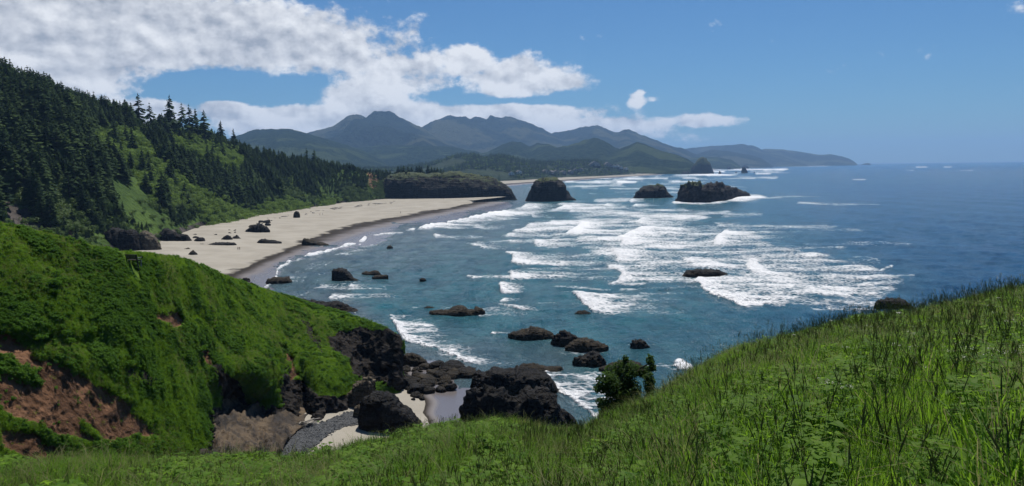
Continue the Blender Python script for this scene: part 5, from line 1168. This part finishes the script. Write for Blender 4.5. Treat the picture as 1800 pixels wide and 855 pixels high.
def build_meadow():
    cols = np.concatenate([np.linspace(-2200, -500, 40)[:-1], np.linspace(-500, 2500, 300), np.linspace(2500, 4800, 60)[1:]]); ss = np.concatenate([np.linspace(.01, 1, 90), np.linspace(1.02, 3.4, 40)])
    px, s = np.meshgrid(cols, ss, indexing='ij'); V = fore_point(px, s); n = px.size
    me = mesh_np('meadow', V.reshape(-1, 3), grid_faces(*px.shape)[:, ::-1], M_FORE, True, {'soil': np.zeros(n), 'rock': np.zeros(n)})
    tag(link('meadow', me), 'sloping meadow in front falling away towards the cove', kind='structure')
    # rest of the hill under and behind the viewpoint
    a = np.linspace(0, 2*math.pi, 72, endpoint=False); rr = np.array([0.3, 4, 15, 40, 90]); Vb = np.stack([np.cos(a)[:, None]*rr, np.sin(a)[:, None]*rr, (H-1.95-rr*.02-np.where(np.sin(a)[:, None] > -.2, rr*.9+.4, 0))], -1)
    me = mesh_np('hilltop', Vb.reshape(-1, 3), grid_faces(72, 5)[:, ::-1], M_FORE, True, {'soil': np.zeros(360), 'rock': np.zeros(360)}); tag(link('hilltop', me), 'grassy hilltop behind the viewpoint', kind='structure')
    def pts(n, seed, pw=1.0, x0=-420, x1=2700, lo=.08, hi=1.06):
        g = np.random.default_rng(seed); px = g.uniform(x0, x1, n); s = lo+(hi-lo)*g.random(n)**pw
        return px, s, fore_point(px, s), g
    zone = lambda px, s, sc, sd: fbm(np.stack([px/sc, s*6, px*0], -1), 3, sd)
    # grass blades
    n = 130000; px, s, p, g = pts(n, 1, .62); z1 = zone(px, s, 120, 3)
    dry = tuft(6, 9, .35, .8, .2, .010, M_G2, 1.1)
    src = [tuft(1, 26, .22, .55, .17, .009, M_G1), tuft(2, 24, .28, .65, .17, .008, M_G1, .5), tuft(3, 28, .18, .42, .18, .010, M_G1), tuft(4, 16, .35, .75, .16, .007, M_G2, .4), tuft(5, 22, .3, .6, .15, .012, M_G1, .25), dry]
    idx = g.choice([0, 1, 2, 4], n); idx = np.where(g.random(n) < np.clip(.08+z1*.35, .03, .4), 3, idx); idx = np.where(g.random(n) < .035, 5, idx)
    sc = g.uniform(.65, 1.3, n)*(.95+.55*zone(px, s, 90, 8)); sc = sc*np.interp(px, [0, 600, 1000, 1800], [.72, .78, .85, .9])
    instancer('meadow_grass', p, np.stack([g.normal(size=n)*.12, g.normal(size=n)*.12, g.random(n)*6.28], 1), sc, idx, src, 'long green grass covering the meadow slope')
    # seed stalks
    n = 10200; px, s, p, g = pts(n, 2, .6, hi=1.03); zz = zone(px, s, 160, 13); k = (zz > -.05) | (px > 1500) & (g.random(n) < .7) | (g.random(n) < .2); px, s, p = px[k], s[k], p[k]; n = len(p)
    src = [stalk(1, 3, .6, 1.0, .15, M_STK), stalk(2, 2, .75, 1.1, .12, M_STK), stalk(3, 4, .5, .9, .18, M_STK)]
    instancer('seed_stalks', p, np.stack([g.normal(size=n)*.08, g.normal(size=n)*.08, g.random(n)*6.28], 1), g.uniform(.7, 1.1, n)*np.interp(px, [0, 600, 1000, 1500], [.55, .62, .8, .95]), g.integers(0, 3, n), src, 'thin grass stalks with seed heads standing above the meadow')
    n = 420; g = np.random.default_rng(31); px = g.uniform(1180, 1830, n); s = g.uniform(.9, 1.03, n); p = fore_point(px, s)
    instancer('rim_stalks', p, np.stack([g.normal(size=n)*.10, g.normal(size=n)*.10, g.random(n)*6.28], 1), g.uniform(.6, 1.25, n), g.integers(0, 3, n), src, 'taller seed stalks standing along the brow of the meadow')
    # broad weeds and blossom
    n = 22500; px, s, p, g = pts(n, 3, .62, hi=1.0); zz = zone(px, s, 110, 23)+.15+.35*((px > 1450) & (s > .3)); k = zz > .10; px, s, p = px[k], s[k], p[k]; n = len(p)
    src = [weed(1, 26, .40, .085, M_WEED), weed(2, 30, .34, .065, M_WEED), weed(3, 20, .46, .11, M_WEED)]
    instancer('meadow_weeds', p, np.stack([g.normal(size=n)*.1, g.normal(size=n)*.1, g.random(n)*6.28], 1), g.uniform(.7, 1.25, n), g.integers(0, 3, n), src, 'broad leaved weeds growing through the meadow grass')
    n = 70; px, s, p, g = pts(n, 4, .8, 1400, 1820, .22, .7); 
    instancer('white_blossoms', p, np.stack([p[:, 0]*0, p[:, 0]*0, g.random(n)*6.28], 1), g.uniform(.7, 1.1, n), g.integers(0, 2, n), [blossom(1, 5, .5, M_FLW), blossom(2, 4, .42, M_FLW)], 'small white blossoms scattered among the weeds on the right')
build_meadow()
def build_plants():
    r = random.Random(9); pr = None
    mb = MB(); mb.tube([(0, 0, -.05), (.03, 0, .35), (.02, .02, .75)], [.014, .011, .006], 6); st = mb.mesh('stem', M_STK)
    lv = []
    for q in range(3):
        m_ = MB()
        for lobe in range(5):
            a = (lobe-2)*.55; L_ = .22-.03*abs(lobe-2); d = Vector((math.cos(a), math.sin(a), -.08)); s_ = Vector((-math.sin(a), math.cos(a), 0)); w = .065
            m_.add([(0, 0, 0), d*L_*.5+s_*w, d*L_*.55+Vector((0, 0, .015)), d*L_*.5-s_*w, d*L_+Vector((0, 0, -.03))], [(0, 1, 2), (0, 2, 3), (1, 4, 2), (2, 4, 3)])
        lv.append(m_.mesh('leaf', M_WEED))
    um = MB()
    for k in range(26):
        a = k*2.4; d = .10*math.sqrt(k/26); c = Vector((d*math.cos(a), d*math.sin(a), .80-d*d*2)); um.tube([(0, 0, .72), c], [.002, .002], 3); um.add([c+Vector((.017, 0, 0)), c+Vector((0, .017, .004)), c+Vector((-.017, 0, 0)), c+Vector((0, -.017, .004))], [(0, 1, 2, 3)])
    um = um.mesh('flower_head', M_FLW)
    def make(flower):
        e = empty('umbel_plant' if flower else 'broad_leaved_plant'); link('stem', st, e)
        for k in range(6):
            o = link('leaf', lv[k % 3], e); a = k*2.1; z = .28+.08*k; o.location = (.03*math.cos(a), .03*math.sin(a), z); o.rotation_euler = (0, -.25+.1*(k % 3), a); o.scale = (1.25-.06*k,)*3
        if flower: link('flower_head', um, e)
        return e
    spots = [(1607, 557, .9, 0), (1640, 562, .85, 0), (1770, 560, .8, 0), (1725, 585, .72, 0), (1690, 620, .68, 0), (1620, 640, .7, 0), (1560, 660, .72, 0), (1780, 640, .66, 0), (1500, 690, .7, 0), (1430, 700, .75, 0), (1740, 690, .62, 0), (735, 790, .75, 0), (720, 785, .8, 0), (560, 830, .8, 0), (300, 835, .85, 0), (120, 845, .85, 0), (850, 820, .55, 0), (1260, 800, .6, 0),
             (1331, 612, .97, 1), (1460, 606, .85, 1), (1510, 585, .92, 1), (1395, 640, .8, 1), (1655, 590, .75, 1), (1580, 700, .66, 1), (1755, 610, .7, 1)]
    pr = {}
    for x, y, s, f in spots:
        p = fore_point(np.array([x*1.0]), np.array([s]))[0]
        e = copy_thing(pr[f]) if f in pr else make(f); pr.setdefault(f, e)
        e.location = p; e.rotation_euler = (0, 0, r.random()*6.28); sc = r.uniform(.7, 1.0); e.scale = (sc,)*3
        if f: tag(e, 'meadow plant with a flat white flower head standing above the grass', 'plant', 'white flower heads in the meadow')
        else: tag(e, 'broad lobed leafy plant growing in the meadow grass', 'plant', 'broad leaved plants in the meadow')
build_plants()
def build_herbage():
    V, soil, rock, N = HL['V'], HL['soil'], HL['rock'], HL['N']
    n = 105000; g = np.random.default_rng(17); nu, nv = soil.shape
    # scatter by area, thinner where nearer so that the tufts read alike
    A = V[:-1, :-1]; ar = np.linalg.norm(np.cross(V[1:, :-1]-A, V[:-1, 1:]-A), axis=-1)*(60/np.maximum(A[..., 1], 40))
    px, py = proj(A); w = ar*np.clip(1-soil[:-1, :-1]*.99, 0, 1)*np.clip(1-rock[:-1, :-1]*1.05, 0, 1)*((px > -60) & (py < 860)); w = w.ravel()
    i = g.choice(len(w), n, p=w/w.sum()); iu, iv = np.unravel_index(i, A.shape[:2]); a, b = g.random(n)[:, None], g.random(n)[:, None]
    p = (V[iu, iv]*(1-a)+V[iu+1, iv]*a)*(1-b)+(V[iu, iv+1]*(1-a)+V[iu+1, iv+1]*a)*b; p[:, 2] -= .05
    bq = HL['bench']; keep = np.hypot((p[:, 0]-bq[0])/1.2, (p[:, 1]-bq[1]+.6)/1.2) > 1.0; p = p[keep]; n = len(p)
    zz = fbm(p/3.0, 3, 55)*.7+fbm(p/9, 3, 56)*.5; src = [tuft(21, 20, .12, .34, .26, .030, M_TURF, .6), tuft(25, 16, .14, .40, .24, .022, M_G2, .8), tuft(22, 18, .15, .42, .26, .026, M_TURF, .7), weed(23, 30, .34, .15, M_TURFD), weed(24, 26, .45, .18, M_TURFD)]
    leafy = g.random(n) < np.clip(.12+(zz-.06)*2.2, .03, .7); idx = np.where(leafy, g.integers(3, 5, n), np.where(g.random(n) < np.clip(.05+fbm(p/7, 2, 57)*.5, 0, .35), 1, np.where(g.random(n) < .5, 0, 2)))
    sc = g.uniform(.5, 1.05, n)*np.where(leafy, 1.0, .9)*np.interp(p[:, 1], [50, 100, 160], [.8, 1.0, 1.25])
    dr = N[iu, iv][keep]*.75+np.array([0, 0, .45])+g.normal(size=(n, 3))*.18; dr /= np.linalg.norm(dr, axis=1, keepdims=True)
    instancer('headland_herbage', p, np.stack([g.normal(size=n)*.1, np.arccos(np.clip(dr[:, 2], -1, 1)), np.arctan2(dr[:, 1], dr[:, 0])], 1), sc, idx, src, 'low grass and leafy herbage covering the green headland')
build_herbage()

LSH = [(shrub_stem(s), leaf_crown(s+30, 420, .13, M_TURFD)) for s in (1, 2, 3)]
def build_headland_shrubs():
    V, soil, rock = HL['V'], HL['soil'], HL['rock']; px, py = proj(V); g = np.random.default_rng(23); f = fbm(V/9, 3, 58); ok = np.argwhere((soil < .05) & (rock < .05) & (px > 0) & (px < 620) & (py < 770) & (py > 405) & (f > .02))
    pr = {}; bq = HL['bench']; k = 0
    for i, j in ok[g.permutation(len(ok))]:
        p = V[i, j]
        if np.hypot(*(p[:2]-bq[:2])) < 4: continue
        if k >= 85: break
        kk = int(g.integers(0, 3))
        if kk not in pr: e = pr[kk] = plant_tree('low_shrub', LSH[kk], p, (1, 1, 1), 0, 'low leafy shrub standing in the short turf of the near headland', 'shrub', 'low shrubs on the near headland')
        else: e = copy_thing(pr[kk])
        s_ = g.uniform(.35, .95); e.location = (p[0], p[1], p[2]-.1*s_); e.rotation_euler = (0, 0, g.random()*6.28); e.scale = (s_*1.2, s_*1.2, s_*.8); k += 1
build_headland_shrubs()

# ------------------------------------------------------------------ windswept bush at the brow
def build_bush():
    D0 = 33.0; e0 = P(np.array([1090.0]), np.array([735.0]), np.array([D0]))[0]
    e = empty('windswept_bush', e0); tag(e, 'dark windswept bush leaning over the brow of the meadow', 'bush')
    M_BL = mat_leaf('bush_leaves', (0.022, 0.050, 0.012), (0.060, 0.105, 0.022), 0.35, 0.7, 0.12)
    w = lambda x, y, d=0: Vector(P(np.array([x*1.0]), np.array([y*1.0]), np.array([D0+d]))[0]-e0)
    t = MB(); t.tube([w(1090, 745), w(1093, 715), w(1088, 690, .2), w(1095, 665, .3)], [.11, .09, .07, .04], 8); o = link('trunk', t.mesh('trunk', M_BARK, True), e)
    for pts in ([(1092, 715), (1075, 690), (1060, 680)], [(1090, 695), (1110, 665), (1125, 648), (1138, 655)], [(1138, 655), (1142, 672), (1140, 690)], [(1125, 648), (1140, 640), (1144, 628)], [(1092, 720), (1070, 715), (1056, 708)], [(1094, 680), (1096, 655), (1100, 640)], [(1125, 722), (1138, 690), (1142, 660)]):
        b = MB(); b.tube([w(x, y, .15*i) for i, (x, y) in enumerate(pts)], [.045, .03, .018, .012], 6); link('branch', b.mesh('branch', M_BARK, True), e)
    blobs = [(1098, 645, 14, 11), (1082, 655, 16, 12), (1108, 652, 15, 10), (1068, 668, 15, 11), (1056, 682, 11, 8), (1078, 682, 17, 14), (1100, 676, 14, 15), (1112, 690, 12, 18), (1095, 700, 20, 16), (1122, 652, 12, 8), (1134, 655, 9, 9), (1141, 668, 8, 12), (1143, 684, 8, 12), (1143, 634, 5, 9), (1146, 645, 6, 7), (1072, 712, 16, 9), (1058, 708, 9, 7), (1085, 725, 22, 10), (1115, 712, 14, 14), (1064, 726, 10, 10), (1100, 632, 4, 6)]
    r = np.random.default_rng(4); L_ = MB()
    for bx, by, sx, sy in blobs:
        c = w(bx, by, r.uniform(-.5, .7)); rx, rz = sx/FOC*D0, sy/FOC*D0
        for k in range(int(50+sx*sy*2.6)):
            d = r.normal(size=3); d /= np.linalg.norm(d); q = d*(r.random()**.6)*1.4; p = c+Vector((q[0]*rx, q[1]*(rx+rz)*.6, q[2]*rz)); nn = (Vector(d)+Vector(r.normal(size=3))*.8+Vector((0, 0, .4))).normalized(); x = nn.orthogonal().normalized(); x.rotate(Matrix.Rotation(r.random()*6.28, 3, nn)); y = nn.cross(x); s = r.uniform(.035, .075)
            L_.add([p-x*s*1.4, p-y*s*.7, p+x*s*1.4, p+y*s*.7], [(0, 1, 2, 3)])
    link('foliage', L_.mesh('foliage', M_BL), e)['kind'] = 'stuff'
build_bush()

# ------------------------------------------------------------------ bench and posts on the headland
def ground_at(px_, D_):            # lowest sight-line height of the headland near a given pixel column and distance
    V = HL['V']; tp = P(np.array([px_*1.0]), np.array([455.0]), np.array([D_]))[0]; d = np.hypot(V[..., 0]-tp[0], V[..., 1]-tp[1]); k = np.argsort(d.ravel())[:6]; return float(np.mean(V.reshape(-1, 3)[k, 2])), tp
def build_bench():
    M_WD = mat_plain('dark_bench_wood', (0.020, 0.018, 0.018), (0.055, 0.048, 0.045), 5); M_WP = mat_plain('bleached_bench_end', (0.16, 0.15, 0.14), (0.28, 0.27, 0.25), 5)
    # stand it where the sight line of its foot meets the turf
    V = HL['V']; x_, y_ = proj(V); i = np.argmin(((x_-232)**2+(y_-468)**2).ravel()); p = V.reshape(-1, 3)[i]
    e = empty('bench', (p[0], p[1], p[2]+.22), R(-14)); e.scale = (1.35, 1.35, 1.3); tag(e, 'dark wooden bench seen from behind on the green headland', 'bench')
    def part(nm, boxes, mt=M_WD):
        mb = MB()
        for c, d, rt in boxes: mb.box(c, d, rt)
        return link(nm, mb.mesh(nm, mt), e)
    tilt = Matrix.Rotation(R(12), 3, 'X')
    for k in range(4): part('back_slat', [((0, -.27-.035*k*.6, .60+.125*k), (1.75, .035, .108), tilt)])
    for k in range(4): part('seat_slat', [((0, -.16+.125*k, .46), (1.75, .108, .04), None)])
    for x in (-.80, .80):
        part('leg', [((x, .26, .14), (.09, .09, .66), None)], M_WP if x > 0 else M_WD); part('leg', [((x, -.24, .38), (.09, .09, 1.24), tilt)], M_WD)
        part('armrest', [((x*1.06, .02, .69), (.09, .62, .045), None)], M_WP if x > 0 else M_WD); part('side_rail', [((x, .02, .415), (.06, .48, .07), None)])
    mb = MB(); mb.box((0, 0, .05), (.55, .22, .14)); q = V.reshape(-1, 3)[np.argmin(((x_-242)**2+(y_-473)**2).ravel())]
    s = link('step_stone', mb.mesh('step_stone', M_TAN)); s.location = (q[0], q[1], q[2]+.03); s.rotation_euler = (0, 0, -.6); tag(s, 'pale flat stone on the ground in front of the bench end', 'stone')
    for k, (bx, by, lab) in enumerate([(250, 455, 'short dark post just right of the bench'), (259.5, 451, 'short dark post second from the bench, nearer the rim')]):
        q = V.reshape(-1, 3)[np.argmin(((x_-bx)**2+(y_-by)**2).ravel())]; mb = MB(); mb.tube([(0, 0, -.2), (0, 0, .36), (0, 0, .40)], [.07, .065, .05], 8); o = link('post', mb.mesh('post', M_WD)); o.location = q; tag(o, lab, 'post', 'short posts by the bench')
build_bench()

# ------------------------------------------------------------------ people on the beach
def person(px, py, z, rz, top, legs, label, stride=.16):
    p = G(np.array([px*1.0]), np.array([py*1.0]), z)[0]
    def skinned(nm, verts, edges, rad, mat, parent=None):
        me = bpy.data.meshes.new(nm); me.from_pydata(verts, edges, []); me.materials.append(mat); o = link(nm, me, parent)
        sk = o.modifiers.new('skin', 'SKIN'); ob = me.skin_vertices[0].data
        for i, r_ in enumerate(rad): ob[i].radius = (r_, r_) if not isinstance(r_, tuple) else r_
        ob[0].use_root = True; sk.use_smooth_shade = True; o.modifiers.new('smooth', 'SUBSURF').levels = 1; o.modifiers['smooth'].render_levels = 1
        return o
    M_SK = bpy.data.materials.get('skin_tone') or mat_plain('skin_tone', (0.36, 0.21, 0.15), (0.42, 0.26, 0.19), 4, .6)
    def cloth(c): return mat_plain('cloth', tuple(x*.8 for x in c), c, 6)
    v = [(0, 0, .92), (0, 0, 1.12), (0, 0, 1.36), (0, 0, 1.47), (0, -.01, 1.58), (0, -.01, 1.68), (.19, 0, 1.38), (.24, .03, 1.12), (.24, -.05, .88), (.25, -.07, .78), (-.19, 0, 1.38), (-.24, -.03, 1.12), (-.24, -.10, .88), (-.25, -.12, .78), (.09, 0, .88), (.10, -stride*.6, .49), (.10, -stride, .08), (.10, -stride-.16, .03), (-.09, 0, .88), (-.10, stride*.3, .49), (-.10, stride, .08), (-.10, stride-.16, .03)]
    ed = [(0, 1), (1, 2), (2, 3), (3, 4), (4, 5), (2, 6), (6, 7), (7, 8), (8, 9), (2, 10), (10, 11), (11, 12), (12, 13), (0, 14), (14, 15), (15, 16), (16, 17), (0, 18), (18, 19), (19, 20), (20, 21)]
    rd = [(.15, .10), (.14, .10), (.16, .10), .055, .095, .085, .06, .045, .035, .03, .06, .045, .035, .03, .085, .06, .045, .04, .085, .06, .045, .04]
    b = skinned('person', v, ed, rd, M_SK)
    skinned('jacket', [v[i] for i in (0, 1, 2, 6, 7, 8, 10, 11, 12)], [(0, 1), (1, 2), (2, 3), (3, 4), (4, 5), (2, 6), (6, 7), (7, 8)], [(.165, .115), (.16, .115), (.18, .12), .075, .06, .05, .075, .06, .05], cloth(top), b)
    skinned('trousers', [v[i] for i in (0, 14, 15, 16, 18, 19, 20)], [(0, 1), (1, 2), (2, 3), (0, 4), (4, 5), (5, 6)], [(.16, .11), .10, .075, .06, .10, .075, .06], cloth(legs), b)
    skinned('hair', [(0, .02, 1.60), (0, .015, 1.70), (0, .0, 1.75)], [(0, 1), (1, 2)], [(.095, .09), (.105, .10), (.06, .06)], cloth((.05, .035, .025)), b)
    b.location = (p[0], p[1], z); b.rotation_euler = (0, 0, rz); tag(b, label, 'person', 'walkers on the beach'); return b
person(418.3, 439.5, 2.2, .5, (.05, .06, .10), (.03, .03, .05), 'person in dark clothes, left of a pair walking on the near sand')
person(421.3, 439.5, 2.2, .4, (.10, .04, .04), (.02, .02, .03), 'person in dark reddish top, right of a pair walking on the near sand', -.14)
person(562.3, 378.5, 3.0, 1.0, (.30, .12, .08), (.06, .06, .08), 'person on the far sand below the drift logs, left of two')
person(567.2, 378.2, 3.0, 1.1, (.35, .28, .22), (.08, .07, .06), 'person on the far sand below the drift logs, right of two', -.15)
person(704.2, 375.0, 1.6, .8, (.03, .03, .05), (.02, .02, .03), 'lone person in black near the wet edge of the far beach')

# ------------------------------------------------------------------ haze
def build_haze():
    mb = MB(); mb.box((0, 12900, 380), (420000, 33000, 810)); mt = bpy.data.materials.new('sea_haze'); mt.use_nodes = True; t = NT(mt.node_tree); t.n.clear()
    o_ = t.new('ShaderNodeOutputMaterial'); v = t.new('ShaderNodeVolumePrincipled'); v.inputs['Color'].default_value = (0.35, 0.60, 1.0, 1); v.inputs['Density'].default_value = 5.6e-5; v.inputs['Anisotropy'].default_value = 0.2
    t.l.new(v.outputs[0], o_.inputs['Volume']); o = link('haze', mb.mesh('haze', mt)); tag(o, 'thin blue sea haze in the air', kind='stuff')
build_haze()
